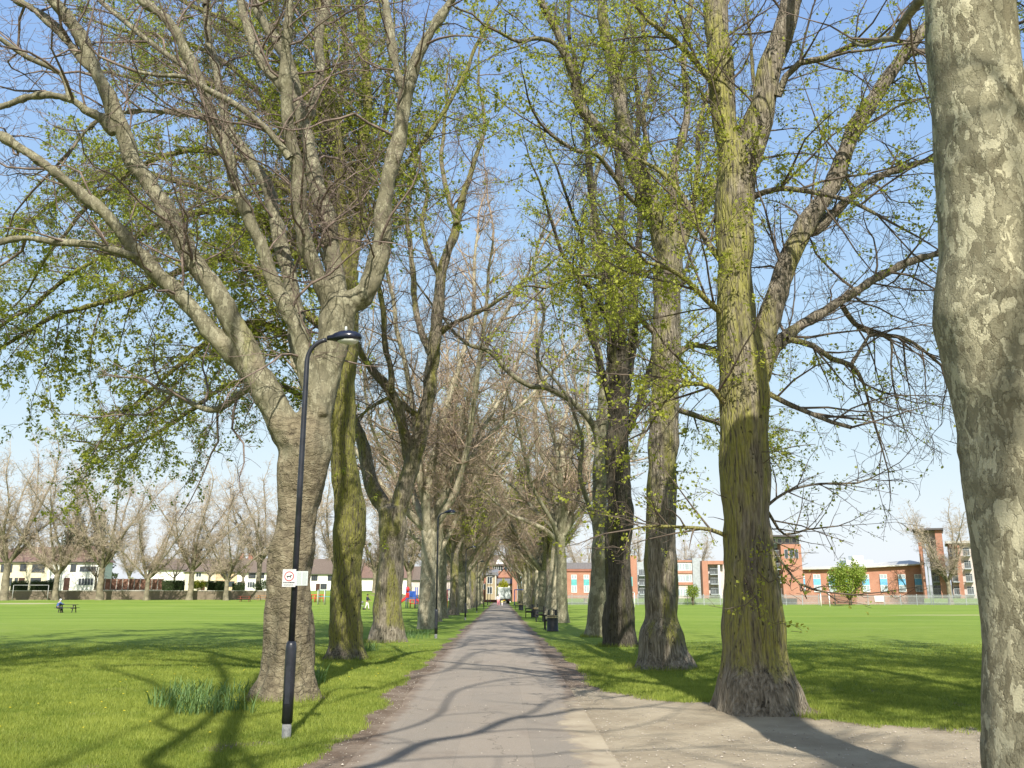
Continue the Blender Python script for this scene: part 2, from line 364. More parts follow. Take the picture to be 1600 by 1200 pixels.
tag(ground, "flat sunlit park lawn with bare earth beside the path", None, None, "structure")
# ---- path
py = graded(-6, 40, .25, 1.03, -20, 203); py = py[py < 204]
k = 15; PV = []; PE = []; PG = []
for y in py:
    l = float(PATH_L(np.array([y]))[0]) - .06; r_ = float(PATH_R(np.array([y]))[0]) + .06
    for j in range(k):
        f_ = j / (k - 1); PV.append((l + (r_ - l) * f_, y, .004 + .025 * math.sin(math.pi * f_))); PE.append(min(f_, 1 - f_) * (r_ - l)); PG.append(float(np.clip((f_ - .55) / .45, 0, 1)) * float(np.clip((17.5 - y) / 5, 0, 1)))
q = [(i * k + j, i * k + j + 1, (i + 1) * k + j + 1, (i + 1) * k + j) for i in range(len(py) - 1) for j in range(k - 1)]
mp, nt, b = mat("path_asphalt"); t = NT(nt); co = t.co()
sw = t.n('Mapping', {'Vector': co, 'Rotation': (0, 0, R(90)), 'Location': (.3, .45, 0)}).outputs[0]
br = t.n('TexBrick', {'Vector': sw, 'Color1': (.275, .232, .185, 1), 'Color2': (.22, .192, .158, 1), 'Mortar': (.21, .18, .145, 1), 'Scale': 1.0, 'Mortar Size': .008, 'Mortar Smooth': .6, 'Brick Width': 4.7, 'Row Height': .78, 'Bias': -.1}, offset=.37)
col = t.mix(t.math('MULTIPLY', t.ss(t.noise(t.scale(co, (1, .35, 1)), 1.1, 6, .65), .3, .72), .75), br.outputs[0], (.275, .23, .182))
col = t.mix(t.math('MULTIPLY', t.ss(t.noise(co, 130, 2, .7), .45, .75), .5), col, (.47, .43, .39))
col = t.mix(t.math('MULTIPLY', t.ss(t.noise(co, 95, 2, .7), .55, .78), .5), col, (.14, .12, .105))
st = t.ss(t.noise(co, .7, 5, .7), .55, .72); col = t.mix(t.math('MULTIPLY', st, .45), col, (.19, .15, .12)); cr_ = t.n('TexVoronoi', {'Vector': t.n('VectorMath', {0: co, 1: t.n('VectorMath', {0: t.n('TexNoise', {'Vector': co, 'Scale': 2.2, 'Detail': 4}).outputs[1], 'Scale': .9}, operation='SCALE').outputs[0]}, operation='ADD').outputs[0], 'Scale': .55}, feature='DISTANCE_TO_EDGE').outputs[0]; col = t.mix(t.math('MULTIPLY', t.ss(cr_, .006, .001), .6), col, (.09, .075, .06))
ed = t.math('ADD', t.attr('edge'), t.math('MULTIPLY', t.math('SUBTRACT', t.noise(co, 3.5, 5, .7), .5), .6))
soil = t.mix(t.ss(t.noise(co, 2.2, 5, .65), .3, .7), (.155, .112, .082), (.27, .215, .165))
gvf = t.ss(t.math('ADD', t.attr('gravel'), t.math('MULTIPLY', t.math('SUBTRACT', t.noise(co, 1.6, 6, .7), .5), 1.3)), .35, .85)
soil = t.mix(gvf, soil, t.mix(t.ss(t.noise(co, 1.1, 5, .6), .3, .7), (.32, .265, .19), (.46, .39, .285)))
ed = t.math('SUBTRACT', ed, t.math('MULTIPLY', gvf, .35))
col = t.mix(t.ss(ed, .24, .04), col, soil)
t.set(b, 'Base Color', col); b.inputs['Roughness'].default_value = .9
t.bump(b, t.math('ADD', t.noise(co, 120, 3, .8), t.math('MULTIPLY', t.noise(co, 3, 4), 2)), .006, .8)
pth = link("path", np_mesh("path", np.array(PV), q, smooth=True, attrs={'edge': PE, 'gravel': PG}, mat=mp))
tag(pth, "long straight tarmac path running between the two tree rows", None, None, "structure")
# ---- grass blades (near lawn) as one mass
def blades(name, P, H, W, lean, matl, tint, label, cat=None, parent=None, kind='stuff'):
    n = len(P); a = rng.uniform(0, 2 * np.pi, n); b2 = rng.uniform(0, 2 * np.pi, n)
    dx = np.stack([np.cos(a), np.sin(a), a * 0], 1) * W[:, None] * .5
    up = np.stack([np.cos(b2) * lean, np.sin(b2) * lean, np.ones(n)], 1) * H[:, None]
    V = np.concatenate([P - dx, P + dx, P + up], 0)
    T = np.stack([np.arange(n), np.arange(n) + n, np.arange(n) + 2 * n], 1)
    me = np_mesh(name, V, tris=T, attrs={'tint': np.tile(tint, 3)}, mat=matl)
    o = link(name, me, parent)
    if label: tag(o, label, cat, None, kind)
    return o
nb = 2000000
u = rng.uniform(0, 1, nb); Yb = 7.4 * (34 / 7.4) ** (u ** 1.0)
Xb = rng.uniform(-1, 1, nb) * (Yb * .64 + 9)
bm_, gm_ = bare_mask(Xb, Yb)
onp = (Xb > PATH_L(Yb) - .02) & (Xb < PATH_R(Yb) + .02)
keep = (~onp) & (rng.uniform(0, 1, nb) < (1 - sstep(17, 34, Yb)) * sstep(0, 8, Yb * .64 + 9 - np.abs(Xb))) & (rng.uniform(0, 1, nb) > bm_ * 1.05) & (bm_ < .8)
Xb, Yb = Xb[keep], Yb[keep]
EX = [];
for (tx, ty, r) in TREE_SPOTS[:7]:
    m_ = 700; a_ = rng.uniform(0, 6.283, m_); q_ = r * rng.uniform(.95, 1.45, m_); EX.append(np.stack([tx + np.cos(a_) * q_, ty + np.sin(a_) * q_], 1))
EX = np.concatenate(EX); EX = EX[bare_mask(EX[:, 0], EX[:, 1])[1] < .3]; nE = len(EX); Xb = np.concatenate([Xb, EX[:, 0]]); Yb = np.concatenate([Yb, EX[:, 1]])
cl = np.clip((vn2(Xb, Yb, .7, 20) * .3 + vn2(Xb, Yb, 2.5, 21) * .35 + vn2(Xb, Yb, 8, 22) * .35 - .5) * 1.7 + .5, 0, 1)
Hb = (.022 + .045 * cl + rng.uniform(0, .02, len(Xb))); Hb[-nE:] += rng.uniform(.02, .10, nE); Wb = rng.uniform(.006, .011, len(Xb)) * (Yb / 12) ** .6
zb = terrain(Xb, Yb) + .01 + (vn2(Xb, Yb, .35, 12) - .5) * .05 * sstep(2.5, 6, np.abs(Xb))
for (tx, ty, r) in TREE_SPOTS: zb = zb + .06 * np.exp(-((Xb - tx) ** 2 + (Yb - ty) ** 2) / (r * 1.6) ** 2)
blades("grass", np.stack([Xb, Yb, zb - .004], 1), Hb, Wb, rng.uniform(.1, .8, len(Xb)), M_grass_blade,
       np.clip(cl * .95 + rng.uniform(-.3, .35, len(Xb)), 0, 1), "short green grass blades covering the near lawn")
# ---- loose stones and debris on the bare earth
def pebbles():
    V = []; Fq = []; n = 0
    base = np.array([(1, 0, 0), (0, 1, 0), (-1, 0, 0), (0, -1, 0), (0, 0, 1), (0, 0, -1)], float)
    fc = np.array([(0, 1, 4), (1, 2, 4), (2, 3, 4), (3, 0, 4), (1, 0, 5), (2, 1, 5), (3, 2, 5), (0, 3, 5)])
    while n < 2600:
        y = 8.6 * (24 / 8.6) ** random.random(); x = random.uniform(-3, 8)
        bmk, g = bare_mask([x], [y])
        if PATH_L(np.array([y]))[0] < x < PATH_R(np.array([y]))[0]:
            if random.random() > .12: continue
        elif bmk[0] < .6: continue
        s_ = random.uniform(.004, .013) * (1.6 if random.random() < .06 else 1)
        V.append(base * np.array([s_, s_ * random.uniform(.6, 1.2), s_ * .5]) @ np.array(Matrix.Rotation(random.random() * 6, 3, 'Z')) + np.array([x, y, .012 + (.018 if abs(x) < 1.3 else 0)]))
        Fq.append(fc + 6 * n); n += 1
    me = np_mesh("gravel", np.concatenate(V), tris=np.concatenate(Fq), mat=plain("pebble_stone", (.42, .37, .31), .9, var=.4, scale=8)); o = link("gravel", me)
    tag(o, "small loose stones and crumbs strewn over the bare earth", None, None, "stuff")
pebbles()
# ------------------------------------------------------------------ tree machinery
def tubes_np(br, k, cap=False):
    """br: list of (pts[N,3], rad[N]); returns V, quads. grouped by N for speed"""
    by = {}
    for p, r in br: by.setdefault(len(p), []).append((p, r))
    VV = []; QQ = []; base = 0
    for n, L in by.items():
        P = np.array([a for a, _ in L], float); Rr = np.array([c for _, c in L], float); B = len(L)
        T = np.gradient(P, axis=1); T /= np.linalg.norm(T, axis=2, keepdims=True) + 1e-12
        D = P[:, -1] - P[:, 0]; D /= np.linalg.norm(D, axis=1, keepdims=True) + 1e-12
        ref = np.where(np.abs(D[:, 2:3]) < .8, np.array([[0, 0, 1.]]), np.array([[1., 0, 0]]))
        ref = np.cross(D, ref); ref /= np.linalg.norm(ref, axis=1, keepdims=True)
        U = ref[:, None, :] - T * np.sum(T * ref[:, None, :], axis=2, keepdims=True); U /= np.linalg.norm(U, axis=2, keepdims=True) + 1e-12
        W = np.cross(T, U)
        a = 2 * np.pi * np.arange(k) / k
        ring = P[:, :, None, :] + Rr[:, :, None, None] * (U[:, :, None, :] * np.cos(a)[None, None, :, None] + W[:, :, None, :] * np.sin(a)[None, None, :, None])
        VV.append(ring.reshape(-1, 3))
        bi = np.arange(B)[:, None, None] * (n * k); i = np.arange(n - 1)[None, :, None] * k; j = np.arange(k)[None, None, :]
        j2 = (j + 1) % k
        q = np.stack([bi + i + j, bi + i + j2, bi + i + k + j2, bi + i + k + j], -1).reshape(-1, 4) + base
        QQ.append(q); base += B * n * k
    return np.concatenate(VV), np.concatenate(QQ)
def smooth_pts(P, Rr, step, wob=0.0, seed=0):
    """Catmull-Rom resample of a polyline with radii"""
    P = [np.array(p, float) for p in P]; out = []; orr = []
    Q = [2 * P[0] - P[1]] + P + [2 * P[-1] - P[-2]]
    for i in range(len(P) - 1):
        p0, p1, p2, p3 = Q[i], Q[i + 1], Q[i + 2], Q[i + 3]; L = np.linalg.norm(p2 - p1); n = max(1, int(L / step))
        for j in range(n):
            t = j / n
            out.append(.5 * ((2 * p1) + (-p0 + p2) * t + (2 * p0 - 5 * p1 + 4 * p2 - p3) * t * t + (-p0 + 3 * p1 - 3 * p2 + p3) * t ** 3))
            orr.append(Rr[i] + (Rr[i + 1] - Rr[i]) * t)
    out.append(P[-1]); orr.append(Rr[-1]); out = np.array(out); orr = np.array(orr)
    if wob:
        w = np.stack([vnoise(out * 1.7 + 31 * a, seed + a) - .5 for a in range(3)], 1) * wob
        w *= np.clip(orr / .15, .2, 1)[:, None]; w[0] = 0; out = out + w
        orr = orr * (1 + (vnoise(out * 2.6, seed + 9) - .5) * .22)
    return out, orr
rnd = random.random; gs = random.gauss
class Tree:
    def __init__(s, cfg): s.c = cfg; s.mid = []; s.twig = []; s.fine = []; s.leaf = []
    def grow(s, p, d, L, r, lvl, lf=None):
        c = s.c; seg = c['seg'][lvl]; n = max(3, min(14, int(L / seg))); step = L / n
        px, py_, pz = p; dx, dy, dz = d; w = c['w'][lvl]; up = c['up'][lvl]; maxl = c['max']; rmin = c['rmin']
        pts = [(px, py_, pz)]; rs = [r]; dens = c['dens'][lvl] * step if lvl < maxl else 0
        clear = c.get('clear')
        for i in range(1, n + 1):
            t = i / n
            dx += gs(0, w); dy += gs(0, w); dz += gs(0, w) + up
            m = 1 / math.sqrt(dx * dx + dy * dy + dz * dz + 1e-9); dx *= m; dy *= m; dz *= m
            px += dx * step; py_ += dy * step; pz += dz * step
            if pz < c['zmin'] and dz < 0: dz *= -.2
            ri = max(rmin, r * (1 - .78 * t)); pts.append((px, py_, pz)); rs.append(ri)
            if lvl < maxl and t > c['t0'][lvl]:
                for _ in range(int(dens + rnd())):
                    b = rnd() * step; ang = R(random.uniform(*c['ang'])); th_ = rnd() * 6.283
                    # perpendicular
                    ax, ay, az = (0, 0, 1) if abs(dz) < .8 else (1, 0, 0)
                    ux, uy, uz = dy * az - dz * ay, dz * ax - dx * az, dx * ay - dy * ax
                    m = 1 / math.sqrt(ux * ux + uy * uy + uz * uz); ux *= m; uy *= m; uz *= m
                    vx, vy, vz = dy * uz - dz * uy, dz * ux - dx * uz, dx * uy - dy * ux
                    ca, sa = math.cos(th_), math.sin(th_)
                    ex, ey, ez = ux * ca + vx * sa, uy * ca + vy * sa, uz * ca + vz * sa
                    cs, sn = math.cos(ang), math.sin(ang)
                    fx_, fy_, fz_ = dx * cs + ex * sn, dy * cs + ey * sn, dz * cs + ez * sn
                    Lc = min(c['lmax'][lvl + 1], L * c['ratio'] * (1.1 - .55 * t)) * random.uniform(.5, 1.15)
                    if Lc < .12: continue
                    s.grow((px - dx * b, py_ - dy * b, pz - dz * b), (fx_, fy_, fz_), Lc, max(rmin, min(ri * .75, c['rch'][lvl + 1] * random.uniform(.7, 1.15) * (.4 + .6 * Lc / c['lmax'][lvl + 1]))), lvl + 1, lf)
        (s.mid if lvl <= 0 else s.twig if lvl == 1 else s.fine).append((pts, rs))
        if lvl >= c['leaflvl']: s.leaf.append(pts)
    def clothe(s, P, Rr, every, lvl=1, t0=.0, Lk=1.0, bias=(0, 0, 0)):
        """side branches along a traced limb"""
        n = len(P); acc = rnd() * every
        for i in range(1, n):
            d = P[i] - P[i - 1]; L = float(np.linalg.norm(d)); acc += L
            if i / n < t0: continue
            while acc > every:
                acc -= every * random.uniform(.7, 1.3); d_ = d / max(L, 1e-6)
                q = np.array([gs(0, 1), gs(0, 1), gs(0, 1) * .8 + .15]) + np.array(bias); q -= d_ * q.dot(d_); q /= np.linalg.norm(q) + 1e-9
                a = R(random.uniform(*s.c['ang'])); dd = d_ * math.cos(a) + q * math.sin(a)
                Lb = s.c['lmax'][lvl] * random.uniform(.35, 1.0) * Lk
                s.grow(tuple(P[i]), tuple(dd), Lb, min(Rr[i] * .6, s.c['rch'][lvl] * random.uniform(.6, 1.2)), lvl)
CFG_PLANE = dict(seg=[.55, .3, .18, .12], w=[.16, .27, .33, .33], up=[.05, .03, .035, .05], max=3, rmin=.0034, dens=[2.3, 5.5, 8.0], t0=[.2, .15, .12],
                 ang=(30, 75), lmax=[9, 3.1, 1.4, .55], rch=[.1, .026, .010, .0045], ratio=.45, leaflvl=9, zmin=2.2)
CFG_LIME = dict(seg=[.6, .35, .2, .12], w=[.10, .15, .2, .22], up=[.03, .0, -.02, -.03], max=3, rmin=.0032, dens=[2.3, 5.2, 7.5], t0=[.15, .12, .1],
                ang=(25, 65), lmax=[8, 2.8, 1.3, .5], rch=[.09, .022, .008, .0036], ratio=.47, leaflvl=2, zmin=2.2)
def frame_leaf(pts_list, per, size, thin=None, dens_noise=.5, seed=1, sc=.45, spread=.035, droop=.5, cut=.40, cam_fade=False):
    """leaves scattered on twigs; returns V, quads, tint"""
    P = []
    A = np.array([p for pts in pts_list for p in pts[1:]], float)
    if len(A) == 0: return None
    A = A[rng.uniform(0, 1, len(A)) < .34]; A = np.repeat(A, per * 3, axis=0); A += rng.normal(0, spread, A.shape)
    nz = vnoise(A * sc, seed) * .65 + vnoise(A * sc * 3.1, seed + 1) * .35
    keep = rng.uniform(0, 1, len(A)) < sstep(cut - .12, cut + .16, nz) * (1 - dens_noise) + dens_noise * sstep(cut - .02, cut + .1, nz)
    if thin: keep &= rng.uniform(0, 1, len(A)) < thin(A)
    A = A[keep]; nz = nz[keep]; n = len(A)
    d = rng.normal(0, 1, (n, 3)); d[:, 2] -= droop; d /= np.linalg.norm(d, axis=1, keepdims=True)
    s_ = rng.normal(0, 1, (n, 3)); s_[:, 2] *= .35; s_ -= d * np.sum(d * s_, 1, keepdims=True); s_ /= np.linalg.norm(s_, axis=1, keepdims=True)
    nn = np.cross(d, s_); S = (size * rng.uniform(.35, 1.35, n))[:, None]
    V = np.stack([A, A + d * S * .45 + s_ * S * .38 + nn * S * .1, A + d * S, A + d * S * .45 - s_ * S * .38 + nn * S * .1], 1).reshape(-1, 3)
    q = np.arange(n * 4).reshape(-1, 4)
    tint = np.clip(nz * .7 + rng.uniform(-.2, .45, n), 0, 1)
    return V, q, np.repeat(tint, 4)
def flare_tube(P, Rr, k, flare=.5, fh=.45, lobes=5, seed=0, lump=.03):
    """trunk with root buttresses; P starts at ground"""
    V, Q = tubes_np([(P, Rr)], k)
    n = len(P); V = V.reshape(n, k, 3); C = P[:, None, :]; z = (P[:, 2] - P[0, 2])
    a = np.arange(k) / k * 2 * np.pi; rr_ = np.random.default_rng(seed * 17 + 3); nl_ = lobes + 1; ang_ = (np.arange(nl_) + rr_.uniform(-.38, .38, nl_)) * 2 * np.pi / nl_; wd_ = rr_.uniform(.18, .42, nl_); am_ = rr_.uniform(.35, 1.25, nl_)
    da_ = np.abs((a[:, None] - ang_[None, :] + np.pi) % (2 * np.pi) - np.pi); lob2 = (am_ * np.exp(-(da_ / wd_) ** 2)).sum(1)
    f = 1 + flare * np.exp(-z / fh)[:, None] * (.35 + 1.0 * lob2[None, :]) + .10 * np.exp(-z / (fh * 4))[:, None]
    dV = V - C; nz = vnoise((V * np.array([2.2, 2.2, 1.1])).reshape(-1, 3), seed + 5).reshape(n, k) - .5
    nz2 = vnoise((V * np.array([6., 6, 2.5])).reshape(-1, 3), seed + 6).reshape(n, k) - .5
    dV = dV * (f + (nz * 2.2 + nz2 * 1.2) * lump / Rr[:, None])[:, :, None]; dV[:, :, 2] *= np.exp(-z / .3)[:, None] * 0 + 1
    V = (C + dV)
    low = z < .3; V[low, :, 2] = P[low, 2][:, None]
    V = V.reshape(-1, 3)
    top = len(V); V = np.concatenate([V, P[-1:] + np.array([[0, 0, Rr[-1] * .5]])])
    tri = np.array([[(n - 1) * k + j, (n - 1) * k + (j + 1) % k, top] for j in range(k)])
    return V, Q, tri
def remeshed(parts, voxel, smooth_it=3, dec=None):
    """union of closed tubes through a voxel remesh, so limbs flow into the trunk"""
    V = []; Q = []; Tt = []; b = 0
    for v, q, tr in parts:
        V.append(v); Q.append(q + b); 
        if tr is not None: Tt.append(tr + b)
        b += len(v)
    me = np_mesh("tmp", np.concatenate(V), np.concatenate(Q), np.concatenate(Tt) if Tt else None)
    o = bpy.data.objects.new("tmp", me); COL.objects.link(o)
    bm = bmesh.new(); bm.from_mesh(me); be = [e for e in bm.edges if e.is_boundary]
    bmesh.ops.holes_fill(bm, edges=be, sides=0); bmesh.ops.recalc_face_normals(bm, faces=bm.faces); bm.to_mesh(me); bm.free()
    m = o.modifiers.new("r", 'REMESH'); m.mode = 'VOXEL'; m.voxel_size = voxel; m.adaptivity = 0
    m2 = o.modifiers.new("s", 'SMOOTH'); m2.factor = .5; m2.iterations = smooth_it
    dg = bpy.context.evaluated_depsgraph_get(); me2 = bpy.data.meshes.new_from_object(o.evaluated_get(dg))
    bpy.data.objects.remove(o); return me2
def capped(P, Rr, k=12):
    V, Q = tubes_np([(P, Rr)], k); return V, Q, None
def displace(me, amp, sc, seed, stretch=(1, 1, .5)):
    n = len(me.vertices); co = np.empty(n * 3, np.float32); me.vertices.foreach_get('co', co); co = co.reshape(-1, 3)
    no = np.empty(n * 3, np.float32); me.vertex_normals.foreach_get('vector', no) if hasattr(me, 'vertex_normals') else me.vertices.foreach_get('normal', no)
    no = no.reshape(-1, 3); h = (vnoise(co * np.array(stretch) * sc, seed) - .5) * 2 * amp + (vnoise(co * np.array(stretch) * sc * 2.7, seed + 1) - .5) * amp
    co = co + no * h[:, None]; me.vertices.foreach_set('co', co.astype(np.float32).ravel()); me.update()
def px_path(D, pts, d0=0., d1=0.):
    """traced photo pixels (u, v, width) -> world points and radii at depth D + d0..d1"""
    L = [0]
    for a, b in zip(pts, pts[1:]): L.append(L[-1] + math.hypot(a[0] - b[0], a[1] - b[1]))
    P = []; Rr = []
    for (u, v, w), l in zip(pts, L):
        f = l / max(L[-1], 1e-6); p = at(u, v, D + d0 + (d1 - d0) * f); P.append(p); Rr.append(w * .5 * zdepth(p) / F)
    return P, Rr
def build_crown(T, root, loc, mtwig, mleaf, leafargs=None, mbark=None):
    off = np.array(loc)
    if mbark:      # the thick arms wear bark, each a limb of its own
        keep = []
        for p, r in T.mid:
            if len(p) > 3 and sum(r) / len(r) > .022:
                A, B_ = smooth_pts(p, r, .16, .03, len(p)); v, q = tubes_np([(A, B_)], 12); link("limb", np_mesh("limb", v - off, q, smooth=True, mat=mbark), root)
            else: keep.append((p, r))
        T.mid = keep
    V = []; Q = []; b = 0
    for L, k in ((T.mid, 7), (T.twig, 5), (T.fine, 3)):
        if L:
            v, q = tubes_np(L, k); V.append(v); Q.append(q + b); b += len(v)
    crown = link("crown", np_mesh("crown", np.concatenate(V) - off, np.concatenate(Q), smooth=True, mat=mtwig), root)
    if leafargs:
        r = frame_leaf(T.leaf, **leafargs)
        if r is not None and len(r[0]):
            v, q, tt = r; link("leaves", np_mesh("leaves", v - off, q, attrs={'tint': tt}, mat=mleaf), crown)
    return crown
def traced_tree(name, label, cat, group, D, trunk, limbs, cfg, bark, mtwig, mleaf=None, leafargs=None, voxel=None, flare=(.5, .45, 5), seed=1,
                ext=1.0, every=.8, trunk_twigs=None, k=32, lump=.03, disp=None, clothe_all=True):
    random.seed(seed * 101)
    tp, tr = px_path(D, trunk); tp[0].z = th(tp[0].x, tp[0].y) - .12
    base = Vector((tp[0].x, tp[0].y, th(tp[0].x, tp[0].y)))
    tP, tR = smooth_pts(tp, tr, .09 if voxel else .16, .05, seed)
    T = Tree(cfg); parts = [flare_tube(tP, tR, 64 if voxel else k, flare[0], flare[1], flare[2], seed, lump)]
    thin = []
    for i, lb in enumerate(limbs):
        pts, d0, d1 = lb[0], lb[1], lb[2]; opt = lb[3] if len(lb) > 3 else {}
        P, Rr = px_path(D, pts, d0, d1); P, Rr = smooth_pts(P, Rr, .16, .10 if cfg is CFG_PLANE else .07, seed + i * 13)
        Rr[0] *= 1.0
        if voxel and Rr.mean() > voxel * 1.9: parts.append(capped(P, Rr, 14))
        else: thin.append((P, Rr))
        if Rr[0] < .25 or True:
            ev = opt.get('every', every) * .48
            T.clothe(P, Rr, ev, 1, opt.get('t0', .12), opt.get('Lk', 1.0), opt.get('bias', (0, 0, 0)))
        if opt.get('ext', True):
            d = P[-1] - P[-3]; d = d / np.linalg.norm(d); r_e = Rr[-1]
            d = d + np.array([0, 0, .1]); L = min(9.0, max(1.2, r_e * 62)) * ext
            T.grow(tuple(P[-1]), tuple(d), L, r_e * .97, 0 if L > 2.5 else 1)
    if trunk_twigs:
        n_, z0, z1, Lk = trunk_twigs
        for _ in range(n_):
            i = random.choice([j for j in range(len(tP)) if z0 < tP[j, 2] - base.z < z1]); a = rnd() * 6.283
            d = (math.cos(a), math.sin(a), random.uniform(-.25, .5)); q = tP[i] + np.array(d) * tR[i] * .9
            T.grow(tuple(q), d, Lk * random.uniform(.4, 1.1), .012 * Lk, 2)
    root = thing(name, label, cat, base, 0, group)
    if voxel:
        me = remeshed(parts, voxel)
        if disp: displace(me, disp, 5, seed)
        me.transform(Matrix.Translation(-base)); me.materials.clear(); me.materials.append(bark)
        me.polygons.foreach_set('use_smooth', np.ones(len(me.polygons), bool)); me.name = "trunk"
    else:
        V = []; Q = []; Tt = []; b = 0
        for v, q, tr_ in parts:
            V.append(v); Q.append(q + b); 
            if tr_ is not None: Tt.append(tr_ + b)
            b += len(v)
        me = np_mesh("trunk", np.concatenate(V) - np.array(base), np.concatenate(Q), np.concatenate(Tt), smooth=True, mat=bark)
    trunk_o = link("trunk", me, root)
    if thin:
        for tl in thin:
            V, Q = tubes_np([tl], 10); link("limb", np_mesh("limb", V - np.array(base), Q, smooth=True, mat=bark), root)
    build_crown(T, root, base, mtwig, mleaf, leafargs, bark)
    return root
# ------------------------------------------------------------------ the trees that stand nearest
L2_ = lambda pts, k=.5, ox=0, oy=0: [(ox + u * k, oy + v * k, w) for u, v, w in pts]
# first plane on the left, behind the lamp post
traced_tree("plane_tree", "big forked plane tree with brown ridged bark right behind the nearest lamp post", "tree", "trees of the left avenue row", 14.6,
    [(446, 1094, 92), (447, 1060, 86), (450, 1000, 80), (455, 900, 68), (462, 800, 66), (470, 745, 74), (478, 700, 78), (490, 655, 60), (503, 610, 52), (515, 560, 48), (525, 505, 50), (532, 470, 50)],
    [([(470, 725, 50), (443, 672, 48), (415, 612, 44), (385, 545, 36), (350, 482, 34), (318, 430, 33), (270, 360, 30), (240, 300, 28), (210, 250, 27), (185, 190, 24), (155, 120, 22), (125, 55, 19), (80, -5, 17), (55, -40, 16)], 0, -1.0, dict(t0=.35)),
     ([(412, 612, 34), (385, 585, 30), (350, 545, 28), (320, 510, 26), (280, 465, 25), (240, 425, 24), (210, 390, 22), (165, 335, 20), (110, 290, 18), (60, 250, 16), (0, 212, 14), (-40, 195, 13)], 0, -1.6, dict(t0=.3)),
     ([(218, 402, 16), (190, 395, 13), (150, 385, 12), (90, 378, 12), (40, 372, 11), (0, 378, 10), (-30, 385, 9)], -1.0, -1.4),
     ([(178, 208, 17), (160, 185, 13), (135, 172, 13), (115, 158, 12), (60, 150, 12), (0, 165, 11), (-30, 170, 10)], -.7, -1.2),
     ([(110, 158, 9), (95, 115, 8), (45, 90, 8), (0, 60, 7)], -.9, -1.3),
     ([(142, 108, 16), (118, 80, 12), (100, 55, 12), (60, 18, 12), (20, -5, 11)], -.8, -.4),
     ([(530, 478, 40), (548, 470, 36), (565, 462, 33), (585, 430, 30), (595, 380, 28), (600, 320, 26), (615, 250, 23), (625, 190, 23), (633, 135, 24)], 0, -.5, dict(ext=False, t0=.2)),
     ([(633, 137, 20), (650, 95, 16), (675, 45, 15), (705, 0, 14), (720, -30, 13)], -.5, -.8, dict(t0=0)),
     ([(631, 137, 18), (620, 110, 13), (607, 40, 12), (600, 0, 12), (598, -30, 11)], -.5, -.3),
     ([(520, 490, 34), (500, 440, 27), (482, 390, 25), (470, 320, 23), (465, 260, 21), (450, 200, 20), (445, 132, 20)], 0, -1.2, dict(ext=False)),
     ([(445, 135, 16), (447, 90, 15), (450, 40, 14), (452, -5, 14), (453, -40, 13)], -1.2, -1.6),
     ([(443, 135, 16), (415, 110, 14), (390, 55, 14), (377, 0, 13), (370, -40, 12)], -1.2, -.8),
     ([(452, 247, 14), (432, 222, 11), (415, 200, 10), (370, 165, 10), (325, 142, 9), (290, 120, 8), (250, 118, 6), (215, 112, 5)], -1.0, -1.9),
     ([(530, 475, 34), (520, 400, 28), (510, 340, 27), (492, 280, 25), (480, 220, 22), (465, 150, 20), (447, 95, 18), (415, 40, 16), (395, -5, 15)], 0, .9),
     ([(484, 185, 14), (500, 115, 14), (500, 50, 14), (510, 0, 14), (515, -30, 13)], .5, 1.0),
     ([(497, 650, 36), (478, 560, 28), (450, 490, 25), (430, 450, 23), (415, 400, 22), (390, 340, 21), (370, 290, 20), (355, 240, 18), (335, 190, 17), (320, 145, 16), (295, 90, 15), (275, 50, 14), (250, 22, 14), (220, 0, 13), (190, -30, 13)], -.1, -1.6),
     ([(505, 620, 34), (485, 590, 26), (470, 560, 24), (460, 480, 24), (445, 410, 23), (430, 350, 22), (420, 295, 21), (390, 250, 18), (360, 200, 17), (345, 150, 16), (335, 100, 14), (325, 65, 12), (322, 10, 10)], .1, 1.6),
     ([(360, 203, 13), (335, 188, 11), (310, 180, 10), (270, 175, 10), (200, 175, 8), (150, 190, 6), (110, 235, 5)], 1.2, 1.8),
     ([(300, 112, 11), (270, 92, 9), (240, 70, 9), (190, 30, 8), (155, 0, 8)], 0, .8),
     ([(408, 600, 10), (382, 612, 12), (350, 635, 11), (330, 640, 10), (300, 630, 8), (270, 615, 7), (250, 610, 5)], .2, 1.6, dict(bias=(0, 0, -.8)))],
    CFG_PLANE, M_plane_brown, M_twig_plane, M_leaf_bud, None, voxel=.028, flare=(.22, .35, 6), seed=3, every=1.0, disp=.03, lump=.05, ext=1.5)
